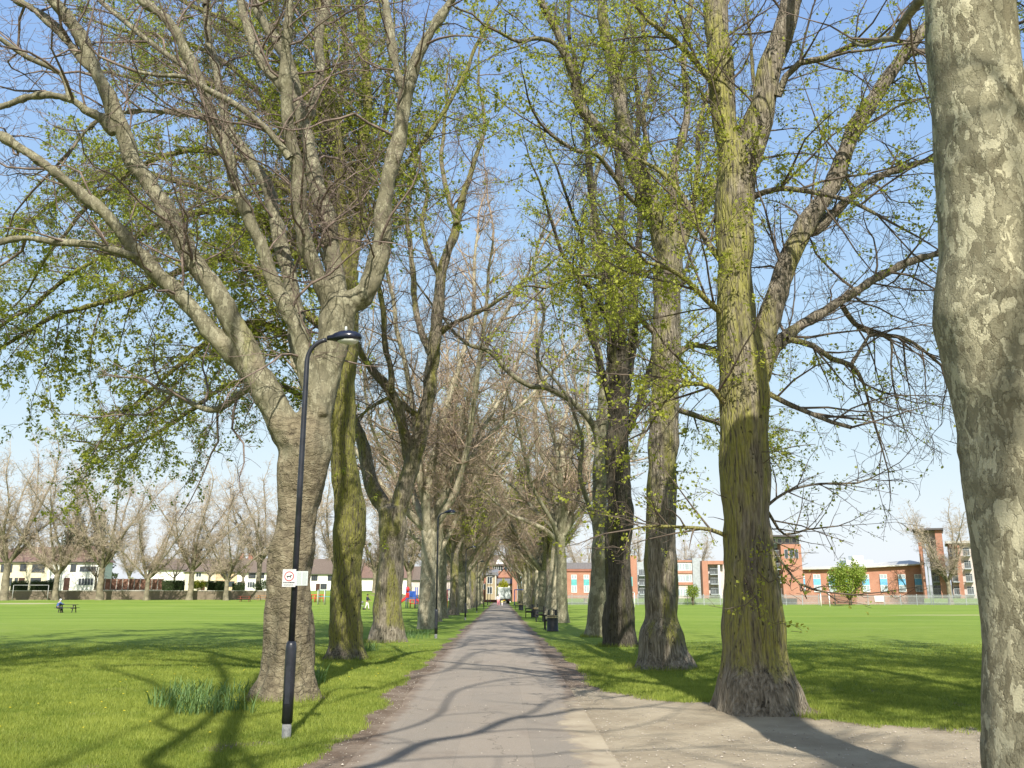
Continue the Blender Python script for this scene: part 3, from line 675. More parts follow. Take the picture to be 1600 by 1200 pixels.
# mossy lime behind it
limeleaf = dict(per=3, size=.062, seed=3, cut=.40)
CFG_L2 = dict(CFG_LIME, lmax=[8, 3.4, 1.6, .6], dens=[2.3, 5.0, 6.5], up=[.02, -.02, -.05, -.06])
traced_tree("lime_tree", "lime tree with a bright mossy trunk just past the first forked plane", "tree", "trees of the left avenue row", 23.4,
    [(540, 1034, 60), (540, 1000, 48), (541, 900, 46), (547, 800, 46), (537, 720, 42), (536, 650, 38), (540, 560, 35), (544, 480, 34), (542, 425, 32)],
    [([(541, 440, 24), (535, 350, 17), (530, 280, 16), (525, 200, 16), (512, 130, 14), (505, 60, 13), (500, 0, 12)], 0, -.8),
     ([(544, 440, 24), (555, 380, 18), (565, 310, 17), (565, 240, 16), (575, 165, 15), (570, 100, 14), (565, 30, 14), (560, -20, 13)], 0, .8),
     ([(565, 300, 9), (580, 260, 8), (590, 230, 8), (602, 180, 7), (606, 120, 6)], .3, 1.2),
     ([(530, 285, 10), (528, 230, 9), (532, 160, 9), (540, 100, 8), (538, 40, 8)], 0, 1.5),
     ([(543, 545, 18), (530, 525, 16), (490, 500, 15), (430, 450, 14), (395, 420, 14), (370, 407, 14), (345, 402, 14), (320, 410, 13), (275, 425, 12), (250, 440, 11), (200, 460, 10), (150, 475, 9), (85, 495, 7), (40, 520, 6)], 0, -3.5, dict(bias=(0, 0, -.5), every=.42)),
     ([(535, 600, 16), (500, 560, 13), (440, 520, 12), (400, 505, 11), (350, 520, 10), (310, 545, 9), (270, 580, 8), (235, 610, 7), (200, 640, 5)], 0, -2.0, dict(bias=(0, 0, -.6), every=.45)),
     ([(538, 500, 16), (500, 430, 13), (450, 370, 12), (400, 340, 12), (330, 330, 11), (250, 350, 9), (180, 390, 8), (110, 430, 7), (50, 480, 6)], 0, 2.5, dict(bias=(0, 0, -.3), every=.42)),
     ([(537, 420, 16), (500, 340, 12), (440, 290, 11), (380, 250, 10), (300, 235, 9), (220, 260, 8), (150, 310, 7)], 0, -1.5, dict(every=.45)),
     ([(535, 350, 14), (490, 270, 12), (440, 200, 10), (380, 150, 9), (320, 130, 8), (260, 130, 7)], 0, 2.5, dict(every=.5)),
     ([(528, 240, 12), (480, 150, 10), (430, 90, 9), (370, 40, 8), (300, 10, 7)], 0, 1.0, dict(every=.5)),
     ([(533, 340, 14), (470, 230, 11), (410, 150, 10), (340, 90, 8), (270, 60, 7), (200, 50, 6)], 0, 4.0, dict(every=.45)),
     ([(560, 330, 12), (520, 220, 10), (470, 120, 9), (440, 60, 8), (430, 0, 7)], 0, 2.5, dict(every=.45)),
     ([(540, 460, 14), (460, 400, 11), (390, 330, 10), (300, 290, 9), (200, 270, 8), (110, 300, 7), (30, 360, 6)], 0, 4.5, dict(bias=(0, 0, -.3), every=.42)),
     ([(536, 650, 12), (480, 625, 10), (430, 600, 9), (360, 600, 8), (300, 640, 7), (240, 680, 6), (190, 700, 5)], 0, 3.5, dict(bias=(0, 0, -.5), every=.5)),
     ([(555, 380, 12), (590, 320, 10), (640, 250, 9), (690, 180, 8), (730, 110, 7)], 0, 1.5, dict(every=.5))],
    CFG_L2, M_lime_moss, M_twig_lime, M_leaf_dk, dict(limeleaf, per=2, size=.082, cut=.37), voxel=.035, flare=(.3, .4, 5), seed=5, every=.5, trunk_twigs=(12, 2.5, 8, .9), disp=.02)
# third left: dark forked plane
traced_tree("plane_tree", "plane tree dividing low into a V of two dark arms, third in the left row", "tree", "trees of the left avenue row", 31.8,
    [(604, 1007, 52), (606, 950, 42), (610, 880, 38), (613, 830, 44), (612, 795, 44)],
    [([(606, 800, 26), (585, 765, 24), (576, 740, 21), (570, 705, 19), (562, 680, 18), (545, 640, 16), (535, 600, 14), (520, 540, 12), (510, 470, 10)], 0, 1.5, dict(t0=.4)),
     ([(620, 800, 30), (632, 765, 28), (646, 720, 26), (657, 675, 24), (669, 622, 22), (676, 570, 21), (681, 525, 20), (685, 480, 18), (690, 430, 16), (700, 390, 15), (714, 350, 13), (722, 310, 11), (735, 270, 9), (752, 220, 7)], 0, -1.0),
     ([(645, 725, 20), (634, 690, 18), (624, 645, 17), (612, 615, 16), (601, 600, 15), (582, 580, 13), (571, 563, 11), (558, 535, 10), (545, 500, 8)], 0, -1.5),
     ([(612, 615, 12), (609, 566, 10), (600, 529, 9), (599, 480, 9), (590, 430, 8), (597, 380, 7), (590, 330, 6)], -1, -1.8),
     ([(660, 660, 11), (640, 640, 10), (610, 622, 8), (600, 625, 7), (575, 640, 6), (558, 655, 5)], 0, -1.5),
     ([(676, 560, 14), (660, 520, 11), (650, 490, 10), (645, 425, 9), (637, 350, 8), (640, 290, 6)], 0, 1.5),
     ([(686, 520, 10), (720, 500, 8), (760, 480, 7), (800, 455, 5)], 0, -1.5),
     ([(714, 350, 9), (700, 310, 8), (690, 250, 7), (695, 190, 6)], -1, -.2),
     ([(690, 440, 9), (672, 400, 8), (660, 350, 7), (668, 300, 6), (655, 250, 5)], 0, 1)],
    CFG_PLANE, M_lime_grey, M_twig_plane, M_leaf, None, voxel=.045, flare=(.25, .4, 5), seed=8, every=.7, disp=.02)
# ---- right row
CFG_R1 = dict(CFG_LIME, lmax=[8, 2.6, 1.2, .5], up=[.02, 0, -.03, -.03], dens=[2.3, 5.0, 7.0])
C2 = lambda L: [(800 + u / 2, v / 2, w) for u, v, w in L]
traced_tree("lime_tree", "tall lime with green ridged bark and wide root flare beside the gravel", "tree", "trees of the right avenue row", 13.1,
    [(1188, 1112, 112), (1183, 1080, 106), (1178, 1000, 94), (1173, 900, 82), (1166, 800, 74), (1163, 700, 70), (1164, 620, 72), (1160, 560, 72), (1150, 500, 60), (1148, 430, 56), (1149, 340, 54), (1152, 260, 58), (1152, 228, 54)],
    [([(1146, 262, 40), (1134, 200, 40), (1128, 140, 40), (1124, 80, 39), (1120, 25, 38), (1117, -50, 36)], 0, .3, dict(t0=0)),
     ([(1160, 270, 42), (1180, 205, 40), (1198, 130, 38), (1217, 60, 36), (1236, 0, 34), (1250, -50, 32)], 0, -.3, dict(t0=0)),
     ([(1182, 585, 50), (1195, 530, 40), (1212, 475, 35), (1230, 410, 32), (1260, 350, 30), (1299, 290, 27), (1330, 215, 25), (1365, 155, 23), (1404, 100, 21), (1440, 52, 19), (1490, 10, 17)], 0, .8, dict(t0=.2)),
     ([(1190, 590, 30), (1212, 542, 20), (1250, 510, 18), (1290, 485, 17), (1330, 460, 15), (1375, 430, 14), (1420, 410, 12), (1470, 395, 11), (1530, 380, 9)], 0, 2.0, dict(t0=.15, bias=(0, 0, -.4))),
     ([(1270, 362, 20), (1300, 335, 15), (1325, 312, 13), (1355, 285, 12), (1400, 265, 11), (1450, 250, 9), (1510, 235, 7)], .5, 2.4),
     ([(1215, 150, 14), (1228, 120, 11), (1250, 98, 10), (1290, 90, 9), (1330, 70, 8), (1390, 60, 7), (1425, 75, 5)], -.3, -1.3),
     ([(1170, 310, 12), (1195, 300, 9), (1220, 294, 9), (1280, 302, 8), (1330, 315, 7), (1370, 335, 5)], 0, -1.5),
     ([(1404, 100, 12), (1420, 85, 10), (1450, 78, 9), (1500, 70, 8)], .7, 0),
     ([(1196, 612, 9), (1230, 630, 9), (1265, 645, 8), (1300, 660, 7), (1330, 668, 6)], 0, -.8, dict(bias=(0, 0, .6), every=.5, ext=False)),
     ([(1230, 530, 9), (1270, 540, 9), (1300, 560, 8), (1330, 570, 8), (1350, 600, 5), (1360, 640, 4), (1378, 700, 3)], 0, .9, dict(bias=(0, 0, -1), every=.6, Lk=.8)),
     ([(1316, 478, 8), (1335, 505, 8), (1365, 522, 7), (1410, 528, 6), (1440, 545, 5), (1470, 570, 4)], 1, 2, dict(bias=(0, 0, -1), every=.6, Lk=.8)),
     ([(1330, 570, 6), (1345, 545, 5), (1358, 525, 5), (1392, 530, 4), (1392, 570, 3), (1395, 600, 3)], .8, 1, dict(bias=(0, 0, -.8), every=.4)),
     ([(1140, 640, 10), (1110, 605, 8), (1080, 600, 7), (1050, 610, 6), (1030, 640, 5)], 0, -1, dict(every=.4)),
     ([(1140, 500, 12), (1105, 470, 9), (1075, 440, 8), (1045, 420, 7), (1010, 410, 5)], 0, -1, dict(every=.4)),
     ([(1138, 420, 12), (1100, 370, 9), (1070, 310, 8), (1035, 270, 7), (1000, 250, 5)], 0, .8, dict(every=.45)),
     ([(1128, 150, 12), (1090, 100, 9), (1050, 60, 8), (1010, 30, 6)], 0, -.5, dict(every=.45)),
     ([(1199, 790, 5), (1230, 768, 4), (1280, 756, 3), (1340, 755, 3), (1375, 740, 2)], 0, .3, dict(every=.3, Lk=.5, t0=0)),
     ([(1200, 850, 5), (1215, 870, 4), (1250, 912, 4), (1290, 925, 3)], 0, -.8, dict(every=.3, Lk=.4, t0=.2)),
     ([(1200, 800, 5), (1225, 835, 4), (1260, 828, 3), (1310, 822, 2)], 0, .8, dict(every=.3, Lk=.5, t0=0)),
     ([(1136, 838, 7), (1110, 828, 6), (1070, 824, 5), (1020, 822, 4), (985, 828, 3)], 0, -1.2, dict(every=.35, Lk=.5, t0=.1)),
     ([(1187, 820, 5), (1180, 870, 5), (1182, 930, 3)], -.35, -.6, dict(every=.4, Lk=.3))],
    CFG_R1, M_lime, M_twig_lime, M_leaf, dict(limeleaf, per=3, size=.052, cut=.46, thin=lambda A: np.where((A[:, 0] > 4.0) & (A[:, 2] < 6.4), .10 + .5 * sstep(.52, .7, vnoise(A * .8, 77)) * (A[:, 0] < 6), 1.0)), voxel=.028, flare=(.6, .45, 5), seed=11, ext=1.0, every=.6, trunk_twigs=(26, 2.4, 9, .8), disp=.018, lump=.02)
traced_tree("lime_tree", "lime tree with a straight grey green trunk, second past the gravel", "tree", "trees of the right avenue row", 20.3,
    [(1036, 1048, 74), (1034, 1010, 62), (1032, 960, 52), (1032, 900, 49), (1034, 800, 48), (1036, 700, 46), (1038, 600, 45), (1041, 500, 44), (1042, 440, 42), (1044, 400, 42)],
    [([(1042, 410, 36), (1032, 370, 32), (1020, 330, 30), (1007, 295, 29), (995, 260, 28), (980, 225, 28)], 0, -.5, dict(ext=False)),
     ([(985, 235, 22), (962, 222, 20), (942, 210, 19), (910, 170, 17), (895, 115, 14), (875, 60, 12), (845, 0, 10)], -.5, -1.6),
     ([(984, 235, 24), (975, 200, 25), (968, 150, 24), (956, 100, 21), (945, 40, 18), (940, 0, 16), (938, -30, 15)], -.5, .8),
     ([(1048, 410, 22), (1052, 360, 16), (1050, 310, 14), (1054, 250, 14), (1068, 210, 12), (1075, 160, 11), (1068, 100, 10), (1075, 30, 9)], 0, 1.0),
     ([(1052, 410, 24), (1072, 360, 18), (1100, 325, 16), (1118, 290, 13), (1140, 240, 12), (1165, 190, 10)], 0, 2.0),
     ([(1058, 400, 12), (1080, 330, 10), (1090, 270, 9), (1092, 200, 8), (1110, 130, 7), (1120, 60, 6)], 0, 2.5),
     ([(1000, 275, 10), (1010, 230, 9), (1005, 180, 8), (1015, 110, 7), (1005, 50, 7)], 0, 1.5),
     ([(1028, 350, 10), (985, 310, 8), (955, 270, 8), (930, 240, 7), (900, 235, 6), (860, 210, 5)], 0, -2.5),
     ([(895, 115, 8), (870, 70, 7), (840, 60, 7), (810, 65, 6), (780, 50, 5)], -1.3, -2.5),
     ([(1022, 520, 9), (985, 480, 8), (950, 440, 7), (915, 430, 6), (880, 440, 5), (850, 450, 4)], 0, -2, dict(every=.4)),
     ([(1050, 560, 10), (1080, 540, 8), (1110, 545, 7), (1150, 560, 5)], 0, 1.5),
     ([(1055, 640, 10), (1090, 650, 8), (1130, 665, 6), (1170, 690, 4)], 0, 2)],
    CFG_LIME, M_lime_grey, M_twig_lime, M_leaf, dict(limeleaf, per=2, size=.068, cut=.45), voxel=.035, flare=(.55, .35, 6), seed=13, every=.55, trunk_twigs=(22, 3, 10, .9), disp=.018)
traced_tree("lime_tree", "lime tree with a trunk coloured dark for its shade, third past the gravel on the right", "tree", "trees of the right avenue row", 29.0,
    [(970, 1013, 48), (968, 980, 44), (968, 930, 41), (966, 850, 39), (969, 800, 42), (966, 760, 38), (965, 690, 36), (967, 620, 32), (970, 570, 30)],
    [([(966, 620, 22), (958, 560, 16), (955, 500, 15), (953, 450, 14), (945, 400, 13), (932, 350, 12), (922, 275, 11), (917, 200, 9), (905, 130, 8), (890, 60, 7)], 0, -1),
     ([(972, 620, 22), (985, 560, 16), (990, 500, 14), (992, 450, 13), (997, 400, 12), (1000, 330, 11), (992, 260, 9), (998, 180, 8), (990, 90, 7)], 0, 1),
     ([(970, 600, 18), (972, 530, 13), (970, 450, 12), (966, 380, 11), (972, 300, 10), (962, 220, 8), (965, 140, 7)], 0, 0),
     ([(968, 700, 16), (990, 650, 13), (1010, 600, 11), (1020, 560, 9)], 0, 1.5),
     ([(958, 640, 12), (935, 560, 9), (915, 500, 8), (905, 440, 7), (910, 380, 6), (890, 320, 5)], 0, -2),
     ([(955, 520, 9), (935, 470, 8), (905, 430, 7), (880, 400, 6), (860, 340, 5)], -.5, -2.5)],
    CFG_LIME, M_lime_shaded, M_twig_lime, M_leaf, dict(limeleaf, per=2, size=.07, cut=.53), voxel=.05, flare=(.25, .4, 5), seed=17, every=.6, trunk_twigs=(40, 3, 9, 1.1), disp=.03)
traced_tree("plane_tree", "plane tree with an arm reaching low across the path, beside the dark lime", "tree", "trees of the right avenue row", 35.5,
    [(932, 998, 34), (933, 960, 27), (936, 900, 25), (938, 800, 24), (938, 740, 23), (940, 690, 22), (943, 640, 20), (946, 600, 18)],
    [([(940, 700, 14), (928, 668, 11), (907, 640, 10), (882, 620, 9), (855, 606, 9), (830, 603, 8), (800, 585, 8), (775, 560, 7), (758, 545, 7), (735, 540, 6), (710, 520, 5)], 0, -2.5, dict(every=.6)),
     ([(865, 610, 7), (845, 590, 6), (840, 540, 6), (850, 490, 5), (835, 430, 5), (840, 380, 4)], -1, -1),
     ([(946, 615, 14), (935, 560, 12), (930, 500, 11), (940, 430, 10), (925, 360, 8), (930, 290, 7)], 0, 1),
     ([(946, 610, 14), (960, 540, 11), (962, 470, 10), (975, 400, 8), (970, 330, 7)], 0, 2),
     ([(936, 830, 9), (920, 790, 8), (905, 740, 7), (910, 690, 6), (895, 640, 5)], 0, -1.5)],
    CFG_PLANE, M_plane, M_twig_plane, M_leaf, None, voxel=None, flare=(.35, .4, 5), seed=19, every=.6)
traced_tree("plane_tree", "pale smooth plane trunk forking into thin arms, rising behind the benches", "tree", "trees of the right avenue row", 66.0,
    [(866, 962, 32), (867, 930, 23), (869, 900, 21), (871, 850, 19), (873, 825, 18)],
    [([(871, 845, 10), (852, 829, 8), (838, 821, 7), (822, 814, 6), (800, 806, 5), (780, 790, 4)], 0, -3, dict(every=.8)),
     ([(872, 830, 14), (871, 780, 12), (864, 739, 10), (845, 705, 9), (839, 675, 8), (835, 640, 7), (841, 600, 6), (838, 540, 5)], 0, -1),
     ([(875, 835, 14), (886, 817, 12), (897, 780, 10), (912, 742, 8), (922, 700, 7), (915, 650, 5)], 0, 1),
     ([(869, 780, 9), (880, 730, 8), (876, 680, 7), (888, 630, 5), (880, 570, 4)], 0, 2)],
    CFG_PLANE, M_plane_pale, M_twig_far, M_leaf, None, voxel=None, flare=(.4, .4, 5), seed=23, every=.8)
# ---- the huge near plane trunk at the edge of the gravel
def near_plane():
    random.seed(77)
    D = 6.5; base = Vector((3.85, D, 0))
    # left outline and width read off the photo: (v, left u, width)
    prof = [(1290, 1537, 200), (1200, 1534, 178), (1100, 1531, 172), (1000, 1529, 168), (900, 1522, 166), (820, 1512, 164), (740, 1502, 160), (660, 1493, 160), (590, 1484, 160),
            (540, 1472, 166), (500, 1461, 172), (460, 1463, 166), (400, 1471, 154), (320, 1468, 149), (240, 1462, 150), (160, 1458, 140), (80, 1453, 134), (0, 1449, 131), (-120, 1440, 128), (-260, 1432, 122), (-420, 1430, 112)]
    pts = [(l + (w + (7 if v > 900 else 4 if v > 600 else 0)) / 2, v, w - (7 if v > 900 else 4 if v > 600 else 0)) for v, l, w in prof]; pts = [(u + (7 if v > 900 else 4 if v > 600 else 0) * .5, v, w) for u, v, w in pts]; P, Rr = px_path(D, pts)
    P = [P[0].copy()] + P; P[0].z = -.15; P[0].x = P[1].x; Rr = [Rr[0] * 1.02] + Rr
    P, Rr = smooth_pts(P, Rr, .035, 0, 3)
    k = 220; Rr = Rr / (1 + .10 * np.exp(-(P[:, 2] - P[0, 2]) / 1.6)) * .975
    V, Q, tri = flare_tube(P, Rr, k, .05, .4, 5, 2, .012)
    n = len(P); Vr = V[:-1].reshape(n, k, 3); C = P[:, None, :]; d = (Vr - C) / np.linalg.norm(Vr - C, axis=2, keepdims=True)
    fl = Vr.reshape(-1, 3)
    # bark plates: stepped relief
    h = (vnoise(fl * np.array([7, 7, 3.4]), 41) * .6 + vnoise(fl * np.array([17, 17, 8.]), 42) * .4)
    plate = h * .016
    wr = sstep(.62, .8, vnoise(fl * np.array([1.6, 1.6, 9]), 44)) * .013          # horizontal wrinkles
    fine = (vnoise(fl * 38, 43) - .5) * .004
    Vr = Vr + d * (plate + fine + wr - .012).reshape(n, k)[:, :, None]
    V[:-1] = Vr.reshape(-1, 3)
    root = thing("plane_tree", "massive near plane trunk with flaking cream and olive bark", "tree", base, 0, "trees of the right avenue row")
    bo = np.array(base)
    link("trunk", np_mesh("trunk", V - bo, Q, tri, smooth=True, mat=M_plane_near), root)
    T = Tree(dict(CFG_PLANE, dens=[1.2, 1.9, 2.5])); top = P[-1]
    for i in range(7):
        a = i * 2.4 + .5; L = random.uniform(6.5, 9.5)
        T.grow(tuple(top - np.array([0, 0, random.uniform(0, 1.5)])), (math.cos(a) * .75, math.sin(a) * .75, random.uniform(.7, 1.3)), L, .13, 0)
    D_ = Tree(CFG_PLANE); D_.mid, D_.twig, D_.fine = T.mid, T.twig, T.fine
    for (z, a, L, e_) in ((7.2, -.25, 7, .5), (8.0, .55, 7.5, .55), (8.8, -.45, 7, .8), (9.2, .15, 7.5, .9)):
        p0 = P[np.argmin(abs(P[:, 2] - z))]; D_.grow(tuple(p0), (math.cos(a), math.sin(a), e_), L, .11, 0)
    # limbs that show past its right flank
    for (z, a) in ((7.6, .15), (8.2, -.35), (7.0, 1.1)):
        p0 = P[np.argmin(abs(P[:, 2] - z))]; T.grow(tuple(p0), (math.cos(a), math.sin(a), .35), 4.5, .07, 0)
    build_crown(T, root, base, M_twig_plane, M_leaf, None, M_plane)
near_plane()
# ------------------------------------------------------------------ trees grown without tracing (copied along the rows and round the park)
def grown_tree(kind, H, r0, fork, nl, seed, bark, mtwig, mleaf=None, leafargs=None, cfg=None, lean=0, spread=.45, rmin=.006, k=22, flare=.35, pollard=False, group=None, label=None, name=None):
    random.seed(seed); c = dict(cfg or CFG_PLANE); c['rmin'] = rmin; c['zmin'] = min(c['zmin'], fork * .6)
    T = Tree(c); P = []; Rr = []; x = y = 0.0; n = int(fork / .35) + 3
    for i in range(n + 1):
        t = i / n; P.append((x, y, -.12 + t * (fork + .12))); Rr.append(r0 * (1 - .22 * t) * (1.12 if t > .9 else 1)); x += gs(lean * .05, .018); y += gs(0, .018)
    P = np.array(P); Rr = np.array(Rr); tv, tq, tt = flare_tube(P, Rr, k, flare, .4, 5, seed % 7, .02)
    V = [tv]; Q = [tq]; Tt = [tt]; b = len(tv); top = P[-1]; limbs = []
    for i in range(nl):
        a = i * 6.283 / nl + gs(0, .35); sp = spread * random.uniform(.55, 1.35)
        if i == 0: sp *= .3
        d = np.array([math.cos(a) * sp, math.sin(a) * sp, 1.0]); d /= np.linalg.norm(d); L = (H - fork) * random.uniform(.72, 1.0)
        p = top - np.array([0, 0, random.uniform(0, fork * .12)]); m = 11; st = L / m * .92; r = r0 * (.62 if i == 0 else .46) * random.uniform(.85, 1.1); pts = [tuple(p)]; rs = [r]
        for j in range(m):
            t = (j + 1) / m; d = d + np.array([gs(0, .11), gs(0, .11), gs(0, .05) + .035]); d /= np.linalg.norm(d); p = p + d * st; pts.append(tuple(p)); rs.append(max(.03, r * (1 - .72 * t)))
        A, B_ = smooth_pts(pts, rs, .5, .12, seed + i); limbs.append((A, B_))
        T.clothe(A, B_, c.get('every', 1.0), 0, .22, .42 * (H / 20)); T.clothe(A, B_, c.get('every', 1.0) * .7, 1, .1, 1.0)
        T.grow(tuple(A[-1]), tuple(d), L * .3, B_[-1], 0)
    root = thing(name or kind + "_tree", label, "tree", (0, 0, 0), 0, group)
    v, q = tubes_np(limbs, 9); V.append(v); Q.append(q + b)
    link("trunk", np_mesh("trunk", np.concatenate(V), np.concatenate(Q), np.concatenate(Tt), smooth=True, mat=bark), root)
    build_crown(T, root, (0, 0, 0), mtwig, mleaf, leafargs)
    return root
CFG_SPARSE = dict(CFG_PLANE, dens=[1.1, 1.8, 2.5], lmax=[6, 2.6, 1.1, .5])
CFG_AV = dict(CFG_PLANE, leaflvl=3, dens=[2.5, 5.2, 7.0], lmax=[7, 3.1, 1.5, .7], every=.6, rch=[.07, .026, .012, .008])
CFG_AVL = dict(CFG_LIME, dens=[2.2, 4.6, 6.0], lmax=[7, 3.0, 1.5, .7], every=.6, rch=[.07, .024, .012, .007], zmin=2.5)
protos = [
    grown_tree("plane", 23, .42, 4.6, 8, 201, M_plane_pale, M_twig_far, M_leaf_bud, dict(per=1, size=.05, cut=.5), CFG_AV, rmin=.007, spread=.8),
    grown_tree("plane", 22, .38, 5.8, 7, 202, M_plane, M_twig_far, M_leaf_bud, dict(per=1, size=.05, cut=.5), CFG_AV, rmin=.007, lean=.4, spread=.6),
    grown_tree("lime", 21, .40, 5.0, 7, 203, M_lime_grey, M_twig_lime, M_leaf, dict(per=1, size=.13, seed=5, cut=.40), CFG_AVL, spread=.55),
    grown_tree("plane", 22, .45, 3.8, 8, 204, M_plane, M_twig_far, M_leaf, dict(per=1, size=.06, cut=.58), CFG_AV, rmin=.007, spread=.85),
    grown_tree("plane", 21, .42, 5.0, 6, 209, M_plane, M_twig_plane, None, None, dict(CFG_SPARSE, every=1.6), rmin=.006, spread=.55),
]
KN = ["plane with a pale trunk", "leaning plane with mottled bark", "lime in small yellow leaf", "broad plane with low arms"]
ORD = ["fourth", "fifth", "sixth", "seventh", "eighth", "ninth", "tenth", "eleventh", "twelfth", "thirteenth", "fourteenth", "fifteenth", "sixteenth", "seventeenth", "eighteenth", "nineteenth"]
used = set()
def place(i, x, y, rz, s_, label, group=None, cat="tree"):
    if i in used: o = copy_tree(protos[i])
    else: o = protos[i]; used.add(i)
    o.location = (x, y, th(x, y)); o.rotation_euler = (0, 0, rz); o.scale = (s_, s_, s_ * random.uniform(.95, 1.05)); tag(o, label, cat, group); return o
random.seed(5)
for side, ys in ((-1, [44.7, 57, 66, 76, 87, 98, 110, 122, 135, 149, 164, 180]), (1, [54.5, 78, 89, 100, 111, 123, 136, 150, 165, 180])):
    for j, y in enumerate(ys):
        kind = [0, 0, 1, 2, 3, 2, 0, 2, 3, 1, 2, 0, 2][j] if side < 0 else [1, 2, 3, 0, 2, 1, 2, 0, 2, 3, 2][j]
        x = side * random.uniform(3.7, 4.25) + (.45 if side < 0 and j == 0 else 0)
        w = ORD[j] if side < 0 else ORD[j + (2 if j else 1)]
        place(kind, x, y, rnd() * 6.28, random.uniform(.9, 1.08) * (.95 if j == 0 else 1), f"{KN[kind]}, {w} from the camera in the {'left' if side < 0 else 'right'} avenue row", f"trees of the {'left' if side < 0 else 'right'} avenue row")
# tree beside the camera on the left, rebuilt from the shadows it throws on the path and lawn
def shadow_tree():
    random.seed(55); K = math.cos(R(SUN_EL)) / math.sin(R(SUN_EL))
    base = Vector((-3.05, -1.0, 0)); sx = sun_dir.x / sun_dir.z
    def lift(u, v, w, yl):
        r = CAMR @ Vector((u - 800, 600 - v, -F)); g = Vector((0, 0, EYE)) + r * (-EYE / r.z); z = (g.y - yl) * (-sun_dir.z / sun_dir.y)
        return Vector((g.x + sx * z, yl, z)), w * .5 * zdepth(g) / F
    L = [([(250, 1215, 34), (232, 1196, 28), (262, 1172, 26), (295, 1150, 24), (315, 1138, 22), (345, 1105, 18), (352, 1060, 16), (330, 1030, 14)], -0.8, -1.3),
         ([(330, 1215, 42), (342, 1192, 36), (360, 1150, 34), (370, 1128, 30), (385, 1095, 22), (410, 1055, 17)], -0.8, -0.5),
         ([(295, 1152, 14), (250, 1135, 13), (272, 1108, 12), (240, 1070, 10), (180, 1050, 8)], -1.0, -1.5),
         ([(380, 1220, 40), (470, 1212, 32), (540, 1206, 30), (597, 1195, 28), (635, 1176, 26), (672, 1161, 24), (740, 1150, 20), (770, 1137, 18), (800, 1125, 16), (845, 1121, 14), (890, 1112, 12), (920, 1107, 11), (972, 1108, 9), (1040, 1100, 7)], -0.9, -0.1),
         ([(800, 1125, 9), (830, 1116, 8), (860, 1097, 8), (897, 1087, 7), (950, 1070, 5)], -0.4, 0.1),
         ([(747, 1149, 7), (822, 1142, 6), (920, 1144, 6), (972, 1139, 5), (1028, 1127, 5)], -0.5, -0.2),
         ([(372, 1195, 16), (432, 1181, 12), (470, 1172, 11), (507, 1162, 10), (560, 1155, 10), (616, 1144, 9), (661, 1131, 9), (691, 1114, 9), (697, 1100, 8), (717, 1080, 7), (785, 1064, 6), (860, 1056, 5)], -0.8, 0.1),
         ([(370, 1130, 12), (415, 1120, 9), (457, 1110, 9), (520, 1102, 8), (545, 1092, 8), (582, 1082, 7), (650, 1058, 7), (702, 1047, 7), (740, 1022, 6), (785, 1018, 5), (860, 1026, 4)], -0.6, 0.3),
         ([(600, 1194, 9), (635, 1191, 7), (710, 1187, 6), (845, 1184, 6), (897, 1176, 6), (1047, 1170, 5), (1160, 1165, 4)], -0.7, 0.2)]
    root = thing("plane_tree", "plane tree just behind the camera throwing forked shadows on the left lawn", "tree", base, 0, "trees of the left avenue row")
    T = Tree(dict(CFG_PLANE, dens=[1.2, 1.8, 2.2])); bo = np.array(base)
    P, Rr = smooth_pts([(base.x, base.y, -.12), (base.x + .05, -1.0, 2.5), (base.x, -.98, 5.0), (base.x + .05, -1.0, 7.9)], [.50, .42, .38, .36], .16, .04, 3)
    tv, tq, tt = flare_tube(P, Rr, 28, .3, .4, 5, 3, .03); V = [tv]; Q = [tq]; b = len(tv); limbs = []
    for i, (pts, y0, y1) in enumerate(L):
        n = len(pts); pr = [lift(u, v, w, y0 + (y1 - y0) * j / (n - 1)) for j, (u, v, w) in enumerate(pts)]; PP = [p for p, _ in pr]; RR = [r_ for _, r_ in pr]
        if i in (0, 1, 3, 6): PP = [Vector((base.x, -1.0, 7.2))] + PP; RR = [RR[0] * 1.15] + RR
        A, B_ = smooth_pts(PP, RR, .2, .06, i * 7); limbs.append((A, B_)); T.clothe(A, B_, 1.3, 1, .25, .8)
        d = A[-1] - A[-3]; d /= np.linalg.norm(d); T.grow(tuple(A[-1]), tuple(d), 3.0, B_[-1], 0)
    v, q = tubes_np(limbs, 10); V.append(v); Q.append(q + b)
    link("trunk", np_mesh("trunk", np.concatenate(V) - bo, np.concatenate(Q), tt, smooth=True, mat=M_plane), root)
    build_crown(T, root, base, M_twig_plane, M_leaf, None, M_plane)
shadow_tree()
# row planes behind the camera, plus unseen limes added to shade the lawns
for (i, x, y, rz, s_, lab) in ((2, 10.2, 4.0, 1.9, 1.0, "unseen leafy lime added right of the gravel to shade the right lawn"), (2, 13.5, 9.0, 4.1, .95, "second unseen leafy lime added farther out to shade the right lawn"), (2, -13.5, 7.0, 5.1, 1.0, "unseen leafy lime added out on the left lawn to shade the grass"), (2, -17.5, 14.0, 3.1, 1.0, "second unseen leafy lime added farther out to shade the left lawn"), (4, -4.2, -10.5, 2.2, 1.0, "plane tree farther behind the camera on the left of the path"), (4, 4.6, -7.0, .4, 1.0, "plane tree behind the camera shading the gravel from the right")):
    place(i, x, y, rz, s_, lab, "trees beside the camera")
